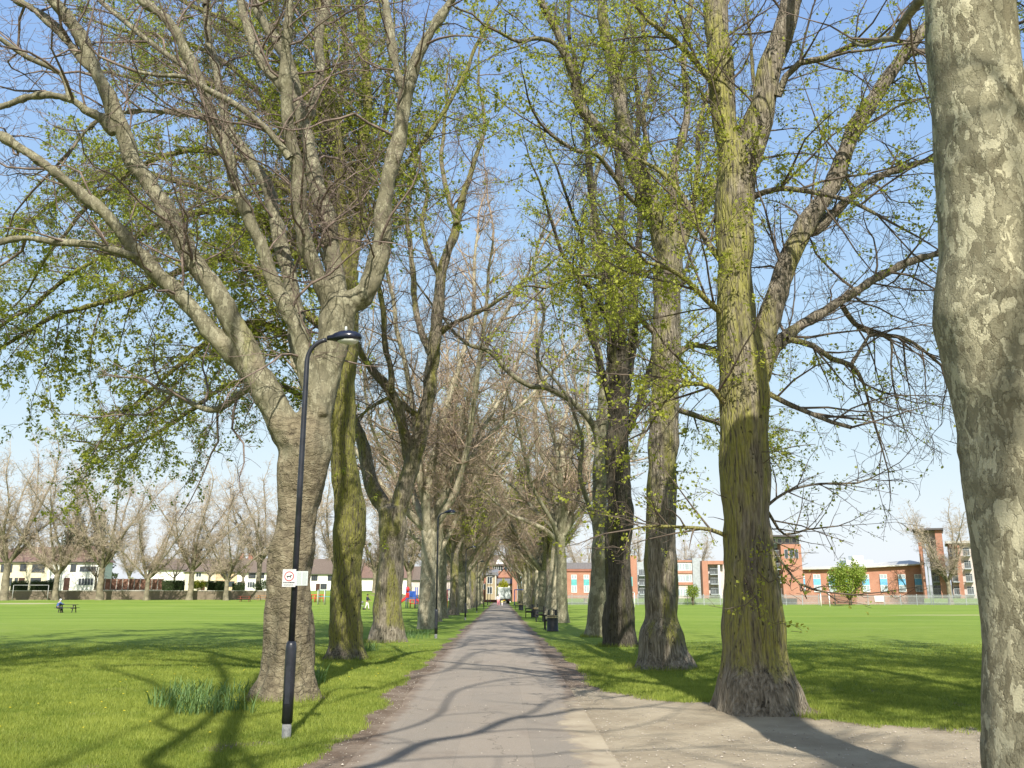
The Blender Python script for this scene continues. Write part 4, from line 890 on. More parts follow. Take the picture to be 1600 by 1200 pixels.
# bare planes along the left park wall
CFG_FARP = dict(CFG_PLANE, dens=[2.3, 4.6, 6.0], lmax=[5.5, 3.4, 1.9, 1.0], every=.5, rch=[.055, .028, .018, .013])
far_a = len(protos); protos.append(grown_tree("bare", 19, .42, 4.0, 8, 301, M_bark_far, M_twig_wall, None, None, CFG_FARP, rmin=.011, k=14, spread=.7))
protos.append(grown_tree("bare", 17, .38, 3.2, 9, 302, M_bark_far, M_twig_wall, None, None, CFG_FARP, rmin=.011, k=14, spread=.8))
CFG_POL = dict(CFG_PLANE, dens=[2.2, 3.0, 2.0], lmax=[2.2, 1.8, 1.2, .6], every=.5, rch=[.05, .03, .016, .012], w=[.1, .14, .2, .2])
protos.append(grown_tree("pollard", 6.0, .22, 2.4, 6, 303, M_bark_far, M_twig_far, None, None, CFG_POL, rmin=.012, k=10, spread=.9, flare=.15))
marks = ["leftmost at the picture edge", "above the first dark hedge", "beside the corner of the cream house", "in front of the panel fence", "between the panel fence and the white gable", "before the cream terrace", "left of the red picnic table", "above the red picnic table",
         "behind the climbing frame", "just left of the third avenue trunk", "behind the red slide", "beyond the playground"]
for j, (u, Y, s_) in enumerate(((6, 138, 1.38), (86, 139, 1.18), (156, 141, 1.22), (229, 139, .96), (296, 142, 1.08), (353, 139, .98), (404, 152, 1.12), (455, 158, 1.0), (520, 165, 1.1), (585, 170, 1.15), (640, 165, 1.2), (690, 172, 1.2))):
    place(far_a + (j % 2), X_at(u, Y), Y, j * 1.3, s_, f"bare plane by the far park wall, {marks[j]}", "bare trees along the far left wall")
for j, (u, Y, w) in enumerate(((147, 150, "beside the white house end"), (271, 152, "before the white gable"), (325, 153, "before the cream terrace"), (378, 154, "left of the round green bush"))):
    place(far_a + 2, X_at(u, Y), Y, j * 2.1, 1.0, f"small pollarded tree with a dome of fine shoots {w}", "pollarded street trees")
for j, (u, Y, s_, w) in enumerate(((60, 235, 1.0, "over the red hipped roof"), (200, 230, .9, "above the panel fence"), (300, 250, .95, "over the cream terrace"), (390, 250, 1.0, "over the white terrace"), (500, 245, 1.0, "over the terrace behind the mossy lime"), (610, 240, 1.05, "over the roofs behind the playground"), (700, 250, 1.1, "far beyond the left avenue row"))):
    place(far_a + (j + 1) % 2, X_at(u, Y), Y, j * .9, s_, f"pale bare tree rising {w}", "bare trees behind the left houses")
for j, (u, Y, s_, w) in enumerate(((1485, 160, 1.02, "in front of the tower with balconies"), (1082, 200, .95, "behind the pinkish flats"), (1010, 205, .95, "behind the brick strip tower"), (915, 205, 1.0, "over the red brick block"), (850, 225, 1.0, "right of the path end"), (745, 235, 1.05, "left of the path end"), (1215, 195, .7, "behind the tower with the grey top storey"))):
    place(far_a + j % 2, X_at(u, Y), Y, j * 1.7 + .4, s_, f"bare tree standing {w}", "bare trees behind the right buildings")
# ------------------------------------------------------------------ leafy bushes, hedges, conifers
def leaf_mass(name, centers, n, size, matl, parent=None, seed=1, hollow=.55):
    """leaves scattered through ellipsoids (cx,cy,cz,rx,ry,rz)"""
    A = []
    vol = np.array([c[3] * c[4] * c[5] for c in centers]); vol = vol / vol.sum()
    for c, f in zip(centers, vol):
        m = int(n * f) + 1; d = rng.normal(0, 1, (m, 3)); d /= np.linalg.norm(d, axis=1, keepdims=True); r = rng.uniform(hollow ** 3, 1, m) ** (1 / 3)
        r = r * (.8 + .35 * vnoise(d * 2.3 + np.array(c[:3]), seed)); A.append(d * r[:, None] * np.array(c[3:]) + np.array(c[:3]))
    A = np.concatenate(A); A = A[A[:, 2] > .02]; m = len(A)
    d = rng.normal(0, 1, (m, 3)); d /= np.linalg.norm(d, axis=1, keepdims=True); s = rng.normal(0, 1, (m, 3)); s -= d * np.sum(d * s, 1, keepdims=True); s /= np.linalg.norm(s, axis=1, keepdims=True)
    S = (size * rng.uniform(.5, 1.3, m))[:, None]
    V = np.stack([A, A + d * S * .45 + s * S * .4, A + d * S, A + d * S * .45 - s * S * .4], 1).reshape(-1, 3)
    tint = np.clip(vnoise(A * 1.5, seed + 3) * .8 + rng.uniform(-.3, .4, m), 0, 1)
    return link(name, np_mesh(name, V, np.arange(m * 4).reshape(-1, 4), attrs={'tint': np.repeat(tint, 4)}, mat=matl), parent)
M_stem = plain("woody_stem", (.12, .09, .06), .9, var=.3)
def bush(name, label, cat, u, Y, w, h, matl, leaf=.16, n=5000, stem=.4, lumps=5, seed=1, dz=0, group=None, z=None):
    random.seed(seed); x = X_at(u, Y); z = th(x, Y) if z is None else z
    r = thing(name, label, cat, (x, Y, z + dz), 0, group); cs = [(0, 0, stem + (h - stem) * .46, w * .27, w * .26, (h - stem) * .46)]
    for i in range(lumps):
        a = i * 6.283 / lumps + rnd(); cs.append((math.cos(a) * w * .26, math.sin(a) * w * .26, stem + (h - stem) * random.uniform(.28, .7), w * random.uniform(.18, .28), w * random.uniform(.18, .28), (h - stem) * random.uniform(.2, .34)))
    for i in range(lumps * 2):
        a = rnd() * 6.28; t_ = random.uniform(.25, .95); q_ = w * .40 * (1 - .6 * t_ ** 2) * random.uniform(.7, 1.15); cs.append((math.cos(a) * q_, math.sin(a) * q_, stem + (h - stem) * t_, w * .09, w * .09, (h - stem) * random.uniform(.08, .16)))
    leaf_mass("crown", cs, n, leaf, matl, r, seed, .25)
    m = MB(); m.tube([(0, 0, -.1), (.03, 0, stem * .6), (0, .03, stem + h * .25)], [.035 * h, .028 * h, .012 * h], 8)
    for i in range(4): a = i * 1.6; m.tube([(0, 0, stem * .7), (math.cos(a) * w * .15, math.sin(a) * w * .15, stem + h * .2), (math.cos(a) * w * .28, math.sin(a) * w * .28, stem + h * .42)], [.015 * h, .01 * h, .004 * h], 6)
    m.build("trunk", M_stem, r, True)
    return r
bush("leafy_tree", "round young tree in bright yellow green leaf before the long brick wing", "tree", 1327, 148, 6.9, 7.2, M_bushleaf, .26, 7500, 1.0, 8, 3)
bush("young_tree", "tiny young tree in fresh green leaf before the pinkish flats", "tree", 1082, 150, 2.5, 3.6, M_bushleaf, .22, 1100, .8, 4, 4)
bush("golden_bush", "golden yellow bush above the lorry where the path ends", "bush", 784, 212, 3.4, 4.4, M_goldleaf, .25, 3500, .3, 5, 5, dz=.9)
bush("golden_bush", "low golden green bush behind the park wall before the cream terrace", "bush", 309, 150, 3.6, 1.9, M_goldleaf, .16, 2200, .1, 5, 6)
bush("golden_bush", "small golden bush over the brown panel fence", "bush", 203, 154, 3.6, 2.6, M_goldleaf, .16, 1600, .2, 4, 7)
bush("round_bush", "round mid green bush behind the wall before the white terrace", "bush", 409, 152, 3.5, 2.0, M_hedge, .14, 2000, .1, 5, 8)
def hedge(label, u0, u1, Y, h, seed):
    x0, x1 = X_at(u0, Y), X_at(u1, Y); xm = (x0 + x1) / 2; L = x1 - x0
    r = thing("hedge", label, "hedge", (xm, Y, th(xm, Y)), 0, "dark hedges behind the park wall")
    m = int(L * 260); A = np.stack([rng.uniform(-L / 2, L / 2, m), rng.uniform(-.5, .5, m), rng.uniform(0, h, m)], 1)
    side = rng.integers(0, 3, m); A[side == 0, 1] = -.5; A[side == 1, 2] = h; A += rng.normal(0, .05, A.shape)
    A[:, 2] += (vnoise(A * .8, seed) - .5) * .25
    d = rng.normal(0, 1, (m, 3)); d /= np.linalg.norm(d, axis=1, keepdims=True); s = np.cross(d, rng.normal(0, 1, (m, 3))); s /= np.linalg.norm(s, axis=1, keepdims=True)
    S = .15; V = np.stack([A, A + d * S * .5 + s * S * .4, A + d * S, A + d * S * .5 - s * S * .4], 1).reshape(-1, 3)
    link("foliage", np_mesh("foliage", V, np.arange(m * 4).reshape(-1, 4), attrs={'tint': np.repeat(rng.uniform(0, 1, m), 4)}, mat=M_hedge), r)
    MB().box(-L / 2 + .1, L / 2 - .1, -.4, .4, -.1, h - .12).build("stems", plain("hedge_core", (.03, .04, .015), .95), r)
hedge("dark clipped hedge before the cream house door", 16, 41, 149, 1.5, 1)
hedge("dark clipped hedge under the big cream house window", 47, 84, 149, 1.6, 2)
hedge("long dark hedge before the white gable", 252, 287, 150, 1.7, 3)
hedge("dark hedge in front of the cream terrace", 324, 352, 151, 1.6, 4)
hedge("low dark hedge left of the round bush", 362, 382, 151, 1.2, 5)
def conifer(u, Y, w, h, label, seed):
    x = X_at(u, Y); r = thing("conifer_tree", label, "tree", (x, Y, th(x, Y)), 0, "dark conifers behind the houses")
    cs = []
    for i in range(16):
        t = i / 15; z = h * (.18 + .78 * t); ww = w * .5 * (1 - t * .72) * random.uniform(.75, 1.1); a = i * 2.4
        cs.append((math.cos(a) * ww * .35, math.sin(a) * ww * .35, z, ww * .75, ww * .75, h * .10))
    leaf_mass("crown", cs, 6500, .5, M_conifer, r, seed, .2)
    MB().tube([(0, 0, -.2), (0, 0, h * .5), (0, 0, h * .93)], [.4, .25, .05], 8).build("trunk", M_stem, r, True)
conifer(108, 196, 11, 17.5, "dark conifer behind the red hipped roof, the left one of the pair", 1)
conifer(147, 198, 10, 16.5, "dark conifer behind the corner of the red hipped roof, the right one of the pair", 2)
# ------------------------------------------------------------------ daffodil clumps
def daff(label, cx, cy, rx, ry, n, h, seed, group="daffodil clumps by the avenue"):
    random.seed(seed); r_ = np.random.default_rng(seed); V = []; Q = []; b = 0; tt = []
    for i in range(n):
        a = r_.uniform(0, 6.28); q = r_.uniform(0, 1) ** .5; x, y = math.cos(a) * q * rx, math.sin(a) * q * ry
        if vnoise(np.array([[x * 3 + 9, y * 3, seed]]), 4)[0] < .34: continue
        aa = r_.uniform(0, 6.28); H = h * r_.uniform(.6, 1.15); ln = r_.uniform(.1, .9); w = r_.uniform(.006, .011); c = np.array([math.cos(aa), math.sin(aa), 0]); s = np.array([-c[1], c[0], 0])
        for j in range(4):
            t = j / 3; p = np.array([x, y, 0]) + c * H * ln * t ** 1.8 + np.array([0, 0, H * (t - .35 * ln * t ** 3)]); ww = w * (1 - .75 * t ** 2)
            V += [p - s * ww, p + s * ww]
        Q += [(b + 2 * j, b + 2 * j + 1, b + 2 * j + 3, b + 2 * j + 2) for j in range(3)]; b += 8; tt += [r_.uniform(0, 1)] * 8
    r = thing("daffodil_clump", label, "plant", (cx, cy, th(cx, cy)), 0, group)
    link("leaves", np_mesh("leaves", np.array(V), Q, attrs={'tint': tt}, mat=M_daff), r)
    return r
daff("daffodil leaves left of the nearest plane tree, the big front clump", X_at(350, 12.9), 12.9, .55, .42, 230, .36, 1)
daff("clump of long daffodil leaves left of the nearest plane tree, the leftmost part", X_at(298, 13.9), 13.9, .5, .45, 200, .36, 2)
daff("clump of daffodil leaves left of the nearest plane tree, the part farthest back", X_at(345, 15.4), 15.4, .7, .45, 230, .32, 3)
daff("daffodil leaves growing at the foot of the nearest plane tree on its right", X_at(489, 17.0), 17.0, .28, .5, 130, .42, 4)
daff("daffodil leaves between the mossy lime and the third tree", X_at(574, 27), 27, .4, .7, 150, .36, 5)
daff("daffodil leaves to the right of the third left tree", X_at(645, 35), 35, .7, 1.2, 200, .34, 6)
daff("daffodil leaves just behind the second lamp post", X_at(662, 39), 39, .6, 1.1, 150, .32, 7)
def flowers():
    V = []; Q = []; tt = []; b = 0
    for _ in range(90):
        y = random.uniform(10, 32); x = random.uniform(-7, -2.2) if random.random() < .8 else random.uniform(2.2, 6)
        if bare_mask([x], [y])[0][0] > .3: continue
        s_ = random.uniform(.012, .02); k = 8; z = .075
        V += [(x, y, z + .006)] + [(x + math.cos(a) * s_, y + math.sin(a) * s_, z) for a in [i * 6.283 / k for i in range(k)]]
        Q += [(b, b + 1 + i, b + 1 + (i + 1) % k) for i in range(k)]; b += k + 1
    o = link("dandelions", np_mesh("dandelions", np.array(V), tris=np.array(Q), mat=plain("dandelion_yellow", (.75, .58, .02), .6)))
    tag(o, "tiny yellow dandelion flowers dotted through the lawn", None, None, "stuff")
flowers()
# ------------------------------------------------------------------ street furniture
M_black = plain("black_paint", (.02, .022, .03), .35, var=.25, scale=9, spec=.5)
M_navy = plain("lamp_head_paint", (.010, .013, .028), .22, var=.2, spec=.6)
M_base = plain("bare_grey_steel", (.20, .205, .20), .6, var=.3, scale=14)
M_glass = plain("lamp_glass", (.55, .56, .5), .15, spec=.8)
M_sign = plain("sign_white", (.56, .56, .55), .5, var=.05)
M_white = plain("white_enamel", (.82, .82, .80), .4, var=.04)
M_red = plain("red_print", (.45, .01, .015), .5)
M_print = plain("black_print", (.03, .03, .035), .5)
M_greyprint = plain("grey_print", (.22, .25, .24), .6)
M_palesheet = plain("pale_notice_sheet", (.50, .54, .525), .5, var=.05)
def lamp_post():
    r = thing("lamp_post", "x", "lamp post", (0, 0, 0), 0, "lamp posts along the left side of the path")
    c = MB().lathe([(.052, -.2), (.052, .17)], k=20).build("base_sleeve", M_base, r, True)
    MB().lathe([(.062, .17), (.062, .55), (.064, .56), (.064, .98), (.060, 1.03), (.045, 1.07)], k=20).build("base_column", M_black, r, True)
    d = MB(); d.box(-.028, .028, -.0655, -.055, .38, .80); d.build("access_door", M_black, r, bevel=.003)
    pts = [(0, 0, 1.05), (0, 0, 3.0), (0, 0, 4.45)]
    for i in range(1, 9): a = i / 8 * math.pi / 2 * .93; pts.append((.26 - .26 * math.cos(a), 0, 4.45 + .28 * math.sin(a)))
    MB().tube(pts, [.038, .035, .031] + [.028] * 8, 16).build("pole", M_black, r, True)
    h = MB(); cols = []
    prof = [(.24, .030, .030), (.30, .042, .036), (.34, .075, .052), (.42, .105, .070), (.52, .112, .072), (.60, .095, .058), (.655, .055, .034), (.675, .01, .012)]
    k = 16; vs = []
    for x, wy, hz_ in prof:
        for j in range(k):
            a = 2 * math.pi * j / k; s_ = math.sin(a); vs.append((x, math.cos(a) * wy * 1.1, 4.745 + (s_ * hz_ * 1.35 if s_ > 0 else s_ * hz_ * .75) + (x - .24) * .04))
    h.add(vs, [(i * k + j, i * k + (j + 1) % k, (i + 1) * k + (j + 1) % k, (i + 1) * k + j) for i in range(len(prof) - 1) for j in range(k)] + [tuple(range(k)), tuple((len(prof) - 1) * k + j for j in range(k))])
    hd = h.build("lamp_head", M_navy, r, True)
    MB().ell((.50, 0, 4.722), (.14, .095, .05), 18, 8).build("lens", M_glass, hd, True)
    MB().lathe([(.018, 4.84), (.016, 4.90), (.004, 4.91)], (.47, 0, 0), 10).build("photocell", M_palesheet, hd, True)
    return r
lp = lamp_post(); LPX = [(447, 1155, 10.8), (681, 998, 35), (727, 968, 61), (745, 955, 87), (756, 0, 112), (762, 0, 138), (766, 0, 164)]
LL = ["nearest black lamp post, with a grey foot and two notices on it", "second black lamp post, beside the path before the fourth left tree", "third lamp post along the path", "fourth lamp post along the path", "fifth lamp post along the path", "sixth lamp post along the path", "farthest lamp post near the end of the path"]
for i, (u, v, Y) in enumerate(LPX):
    o = lp if i == 0 else copy_tree(lp); o.location = (X_at(u, Y) if i > 3 else at(u, v, Y).x, Y, .01); o["label"] = LL[i]
    if i: o.rotation_euler = (0, 0, R(random.uniform(-4, 4)))
lx = lp.location.x
# the two notices strapped to the nearest post
def text_rows(m, x0, x1, zs, h, y, seed, gap=.006):
    random.seed(seed)
    for z in zs:
        x = x0
        while x < x1 - .006:
            w = min(random.uniform(.006, .018), x1 - x); m.box(x, x + w, y, y + .0012, z, z + h); x += w + gap
def sign1():
    Z = Z_at(917, 10.7); P = at(440, 917, 10.7); P2 = at(461, 917, 10.7); w = P2.x - P.x; H = Z_at(889.5, 10.7) - Z
    r = thing("dog_notice", "white notice with a red ring round a dog on the nearest lamp post", "notice", (P.x, 10.715, Z), 0)
    MB().box(0, w, -.002, .002, 0, H).build("panel", M_sign, r, bevel=.001)
    c = (w * .5, H * .60); rr = .056; k = 40; m = MB(); vs = []
    for i in range(k):
        a = 2 * math.pi * i / k
        for q in (rr, rr - .009): vs += [(c[0] + math.cos(a) * q, -.0026, c[1] + math.sin(a) * q), (c[0] + math.cos(a) * q, -.004, c[1] + math.sin(a) * q)]
    fs = []
    for i in range(k):
        a, b = i * 4, ((i + 1) % k) * 4; fs += [(a + 1, b + 1, b + 3, a + 3), (a, b, b + 1, a + 1), (a + 2, b + 2, b + 3, a + 3)]
    m.add(vs, fs); m.build("red_ring", M_red, r)
    d = MB(); s = .052
    dog = [(-.55, -.02), (-.66, .12), (-.60, .14), (-.46, .10), (.20, .10), (.36, .30), (.42, .30), (.46, .40), (.52, .30), (.66, .24), (.64, .16), (.48, .12), (.42, -.02), (.40, -.46), (.30, -.46), (.28, -.12), (-.24, -.12), (-.30, -.46), (-.42, -.46), (-.38, -.2)]
    d.prism([(c[0] + x * s, c[1] + z * s) for x, z in dog], -.004, -.0026); d.build("dog_symbol", M_print, r)
    t = MB(); text_rows(t, w * .08, w * .95, (H * .21,), .013, -.0035, 4, .004); t.build("bold_text", M_print, r)
    t = MB(); text_rows(t, w * .12, w * .85, (H * .12, H * .065), .006, -.0035, 5, .004); text_rows(t, w * .2, w * .8, (H * .94,), .005, -.0035, 6, .004); t.build("small_text", M_greyprint, r)
    MB().box(w * .78, w * 1.02, .0025, .0035, H * .3, H * .36).build("strap", M_base, r)
    P = at(461.3, 915, 10.7); w2 = at(480, 915, 10.7).x - P.x; Z2 = Z_at(915, 10.7); H2 = Z_at(892.5, 10.7) - Z2
    r = thing("text_notice", "pale notice printed in two columns on the nearest lamp post", "notice", (P.x, 10.712, Z2), 0)
    MB().box(0, w2, -.002, .002, 0, H2).build("panel", M_palesheet, r, bevel=.001)
    t = MB(); zs = [H2 * (.08 + .062 * i) for i in range(14)]; text_rows(t, w2 * .10, w2 * .46, zs, .0035, -.003, 7, .003); t.build("text_column", M_greyprint, r); t = MB(); text_rows(t, w2 * .55, w2 * .92, zs, .0035, -.003, 8, .003); t.build("text_column", M_greyprint, r)
sign1()
# litter bins and benches
M_bin = plain("bin_black", (.022, .024, .026), .5, var=.3, scale=5)
M_gold = plain("bin_gold_band", (.52, .42, .22), .35)
M_wood = plain("dark_bench_wood", (.075, .06, .05), .7, var=.3)
def bin_():
    r = thing("litter_bin", "x", "bin", (0, 0, 0), 0, "black litter bins right of the path")
    MB().lathe([(.27, 0), (.275, .04), (.255, .06), (.245, .68), (.25, .70)], k=28).build("body", M_bin, r, True)
    b = MB(); 
    for z in (.60, .67): b.lathe([(.2525, z), (.256, z + .004), (.256, z + .026), (.2525, z + .03)], k=28)
    b.build("gold_band", M_gold, r, True)
    for i in range(4): MB().box(-.035, .035, .225, .245, .69, .96, Matrix.Rotation(.78 + i * 1.5708, 4, 'Z')).build("post", M_bin, r)
    MB().lathe([(.0, .955), (.29, .955), (.30, .975), (.285, 1.0), (.2, 1.04), (0.0, 1.055)], k=28).build("hood", M_bin, r, True)
    MB().lathe([(.20, .3), (.20, .72), (.0, .72)], k=20).build("liner", plain("bin_liner", (.01, .01, .01), .6), r, True)
    return r
bn = bin_(); 
for i, (u, Y, lab) in enumerate(((863, 41.5, "nearest black litter bin with gold bands, right of the path"), (836, 68, "litter bin with a domed hood beside the middle bench"), (814, 100, "far litter bin beside the far bench by the blue frame"))):
    o = bn if i == 0 else copy_tree(bn); o.location = (X_at(u, Y), Y, .01); o["label"] = lab
def bench():
    r = thing("park_bench", "x", "bench", (0, 0, 0), 0, "benches right of the path"); s = MB()
    for i in range(4): s.box(-.8, .8, -.22 + i * .115, -.12 + i * .115, .43, .465)
    s.build("seat", M_wood, r, bevel=.005); s = MB(); Mx = Matrix.Translation((0, .25, .45)) @ Matrix.Rotation(R(-12), 4, 'X')
    for i in range(4): s.box(-.8, .8, 0, .03, .08 + i * .1, .16 + i * .1, Mx)
    s.build("backrest", M_wood, r)
    for sx in (-.68, .68):
        s = MB(); s.box(sx - .03, sx + .03, -.24, -.19, 0, .43); s.box(sx - .03, sx + .03, .18, .24, 0, .46); s.box(sx - .03, sx + .03, -.24, .24, .38, .425)
        s.box(sx - .03, sx + .03, .24, .28, .42, .93, Matrix.Translation((0, -.02, 0))); s.build("leg", M_bin, r)
        MB().box(sx - .035, sx + .035, -.26, .24, .62, .66).box(sx - .03, sx + .03, -.25, -.2, .43, .62).build("armrest", M_bin, r)
    return r
be = bench()
for i, (u, Y, lab) in enumerate(((858, 44, "dark bench mostly hidden behind the nearest litter bin"), (843, 57, "dark bench seen end on between the nearest bin and the pale plane trunk"), (826, 67, "dark bench beside the hooded litter bin farther along"), (808, 104, "farthest dark bench by the blue frame"))):
    o = be if i == 0 else copy_tree(be); o.location = (X_at(u, Y), Y, .01); o.rotation_euler = (0, 0, R(-91)); o["label"] = lab
# picnic tables
def picnic(label, u, Y, woodm, rz):
    x = X_at(u, Y); r = thing("picnic_table", label, "picnic table", (x, Y, th(x, Y)), rz, "picnic tables"); s = MB()
    for i in range(5): s.box(-.9, .9, -.37 + i * .15, -.23 + i * .15, .71, .75)
    s.build("tabletop", woodm, r)
    for sy in (-.72, .72): MB().box(-.9, .9, sy - .13, sy - .005, .42, .46).box(-.9, .9, sy + .005, sy + .13, .42, .46).build("seat", woodm, r)
    for sx in (-.6, .6):
        m = MB(); m.box(sx - .03, sx + .03, -.8, .8, .36, .42); m.box(sx - .03, sx + .03, -.35, .35, .65, .71)
        for sy in (-1, 1): m.tube([(sx + .05, sy * .26, .70), (sx + .05, sy * .62, 0)], .045, 4)
        m.build("leg_frame", woodm, r)
    return r
M_picdark = plain("picnic_dark_wood", (.05, .045, .045), .7); M_picred = plain("picnic_red_wood", (.24, .075, .05), .7); M_picor = plain("picnic_orange_wood", (.36, .17, .07), .7)
pt = picnic("dark picnic table on the left lawn where a person in blue sits", 107, 88, M_picdark, R(8))
picnic("red brown picnic table before the park wall", 383, 132, M_picred, R(5)); picnic("orange wood picnic table before the wall, beside the first plane trunk", 411, 138, M_picor, R(-6))
# ------------------------------------------------------------------ people
M_skin = plain("skin", (.52, .33, .25), .55, var=.06); M_skin2 = plain("skin_darker", (.30, .18, .12), .55, var=.06)
def skinned(name, J, E, rad, matl, parent, root_i=0):
    me = bpy.data.meshes.new(name); me.from_pydata([tuple(j) for j in J], E, []); o = link(name, me, parent)
    m = o.modifiers.new("s", 'SKIN'); lay = me.skin_vertices[0].data
    for i, r in enumerate(rad): lay[i].radius = (r, r) if not hasattr(r, '__len__') else r
    lay[root_i].use_root = True
    m2 = o.modifiers.new("u", 'SUBSURF'); m2.levels = 2; m2.render_levels = 2
    dg = bpy.context.evaluated_depsgraph_get(); me2 = bpy.data.meshes.new_from_object(o.evaluated_get(dg)); o.modifiers.clear(); o.data = me2
    me2.materials.clear(); me2.materials.append(matl)
    for p in me2.polygons: p.use_smooth = True; p.material_index = 0
    return o
def hand_edges(J, E, rad, w, d, side):
    """palm and five fingers from wrist index w, pointing along d"""
    d = Vector(d).normalized(); s = d.cross(Vector((0, 0, 1))); s = s.normalized() if s.length > .1 else Vector((0, 1, 0)); n = s.cross(d)
    p0 = Vector(J[w]); palm = p0 + d * .07; J.append(palm); rad.append(.024); pi = len(J) - 1; E.append((w, pi))
    for k, L in enumerate((.055, .068, .072, .064)):
        a = palm + d * .03 + s * (k - 1.5) * .017; b_ = a + d * L * .55 - n * .006; c = b_ + d * L * .45 - n * .022; J.extend([a, b_, c]); rad.extend([.009, .008, .0065]); q = len(J) - 3; E.extend([(pi, q), (q, q + 1), (q + 1, q + 2)])
    a = p0 + d * .045 + s * side * .035; b_ = a + d * .035 + s * side * .015; J.extend([a, b_]); rad.extend([.011, .008]); q = len(J) - 2; E.extend([(pi, q), (q, q + 1)])
def person(label, x, y, rz, pose, top, bottom, hairm, skin=M_skin, scale=1.0, group=None, hair_long=False, shoes=None):
    P = {k: Vector(v) for k, v in pose.items()}; r = thing("person", label, "person", (x, y, th(x, y)), rz, group); r.scale = (scale,) * 3
    names = ['pelvis', 'waist', 'chest', 'neck', 'head', 'crown']; J = [P[n] for n in names]; rad = [(.14, .10), (.12, .09), (.15, .10), .052, (.078, .095), (.05, .06)]; E = [(i, i + 1) for i in range(5)]
    for s in ('l', 'r'):
        b = len(J); J += [P['sh_' + s], P['el_' + s], P['wr_' + s]]; rad += [.055, .04, .027]; E += [(2, b), (b, b + 1), (b + 1, b + 2)]; hand_edges(J, E, rad, b + 2, P['wr_' + s] - P['el_' + s], 1 if s == 'l' else -1)
        b = len(J); J += [P['hip_' + s], P['kn_' + s], P['an_' + s], P['toe_' + s]]; rad += [.085, .055, .037, .03]; E += [(0, b), (b, b + 1), (b + 1, b + 2), (b + 2, b + 3)]
    body = skinned("body", J, E, rad, skin, r)
    f = (P['toe_l'] - P['an_l']); f.z = 0; f = f.normalized() if f.length > 0 else Vector((0, -1, 0)); hd = P['head']
    J = [P['pelvis'] + Vector((0, 0, .03)), P['waist'], P['chest'], P['neck'] - Vector((0, 0, .03))]; rad = [(.155, .12), (.14, .11), (.17, .12), .06]; E = [(0, 1), (1, 2), (2, 3)]
    for s in ('l', 'r'): b = len(J); J += [P['sh_' + s], P['el_' + s], P['wr_' + s].lerp(P['el_' + s], .12)]; rad += [.07, .053, .04]; E += [(2, b), (b, b + 1), (b + 1, b + 2)]
    skinned("jacket", J, E, rad, top, r)
    J = [P['waist'].lerp(P['pelvis'], .6), P['pelvis']]; rad = [(.135, .11), (.16, .12)]; E = [(0, 1)]
    for s in ('l', 'r'): b = len(J); J += [P['hip_' + s], P['kn_' + s], P['an_' + s].lerp(P['kn_' + s], .1)]; rad += [.10, .07, .052]; E += [(1, b), (b, b + 1), (b + 1, b + 2)]
    skinned("trousers", J, E, rad, bottom, r)
    hr = MB(); hr.ell(hd + Vector((0, 0, .055)) - f * .018, (.095, .105, .105), 14, 9)
    if hair_long: hr.ell(hd - f * .06 - Vector((0, 0, .08)), (.085, .06, .16), 12, 8)
    hr.build("hair", hairm, r, True)
    side = Vector((-f.y, f.x, 0)); m = MB()
    for q in (-1, 1): m.ell(hd + f * .085 + side * q * .032 + Vector((0, 0, .012)), (.010, .010, .008), 8, 6)
    m.build("eyes", M_print, body, True)
    MB().ell(hd + f * .100 - Vector((0, 0, .015)), (.013, .015, .022), 8, 6).build("nose", skin, body, True)
    MB().ell(hd + f * .086 - Vector((0, 0, .055)), (.022, .012, .007), 8, 6).build("mouth", M_red, body, True)
    for s in ('l', 'r'):
        a, b_ = P['an_' + s], P['toe_' + s]; MB().ell((a + b_) / 2 - Vector((0, 0, .02)), (.05 + abs(f.x) * .09, .05 + abs(f.y) * .09, .05), 12, 7).build("shoe", shoes or M_print, r, True)
    return r
def stand(step=.22, lean=0.0, armf=.15, grip=None):
    """facing -Y; x is the person's width"""
    d = dict(pelvis=(0, 0, .92), waist=(0, -.01, 1.08), chest=(0, -.02 - lean, 1.32), neck=(0, -.03 - lean, 1.48), head=(0, -.05 - lean, 1.60), crown=(0, -.04 - lean, 1.68),
             sh_l=(.19, -.02 - lean, 1.40), sh_r=(-.19, -.02 - lean, 1.40), el_l=(.25, -.04 + armf, 1.14), el_r=(-.25, -.04 - armf, 1.14), wr_l=(.25, -.02 + armf * .3, .90), wr_r=(-.25, -.14 - armf, .92),
             hip_l=(.095, 0, .86), hip_r=(-.095, 0, .86), kn_l=(.10, -step * .6, .49), kn_r=(-.10, step * .25, .48), an_l=(.10, -step, .08), an_r=(-.10, step, .11), toe_l=(.10, -step - .14, .04), toe_r=(-.10, step - .12, .03))
    if grip: d.update(el_l=(.24, -.14, 1.16), el_r=(-.24, -.14, 1.16), wr_l=(.20, -.36, 1.02), wr_r=(-.20, -.36, 1.02))
    return d
sit = dict(pelvis=(0, .05, .50), waist=(0, .02, .66), chest=(0, -.10, .88), neck=(0, -.16, 1.03), head=(0, -.22, 1.13), crown=(0, -.21, 1.21), sh_l=(.19, -.11, .95), sh_r=(-.19, -.11, .95), el_l=(.26, -.30, .80), el_r=(-.26, -.30, .80),
           wr_l=(.14, -.50, .80), wr_r=(-.14, -.50, .80), hip_l=(.10, .02, .48), hip_r=(-.10, .02, .48), kn_l=(.13, -.38, .50), kn_r=(-.13, -.38, .50), an_l=(.13, -.34, .09), an_r=(-.13, -.34, .09), toe_l=(.13, -.47, .04), toe_r=(-.13, -.47, .04))
M_blue = plain("blue_jacket_cloth", (.07, .12, .30), .9); M_navycl = plain("navy_cloth", (.025, .03, .06), .9); M_hairw = plain("white_hair", (.70, .70, .70), .8)
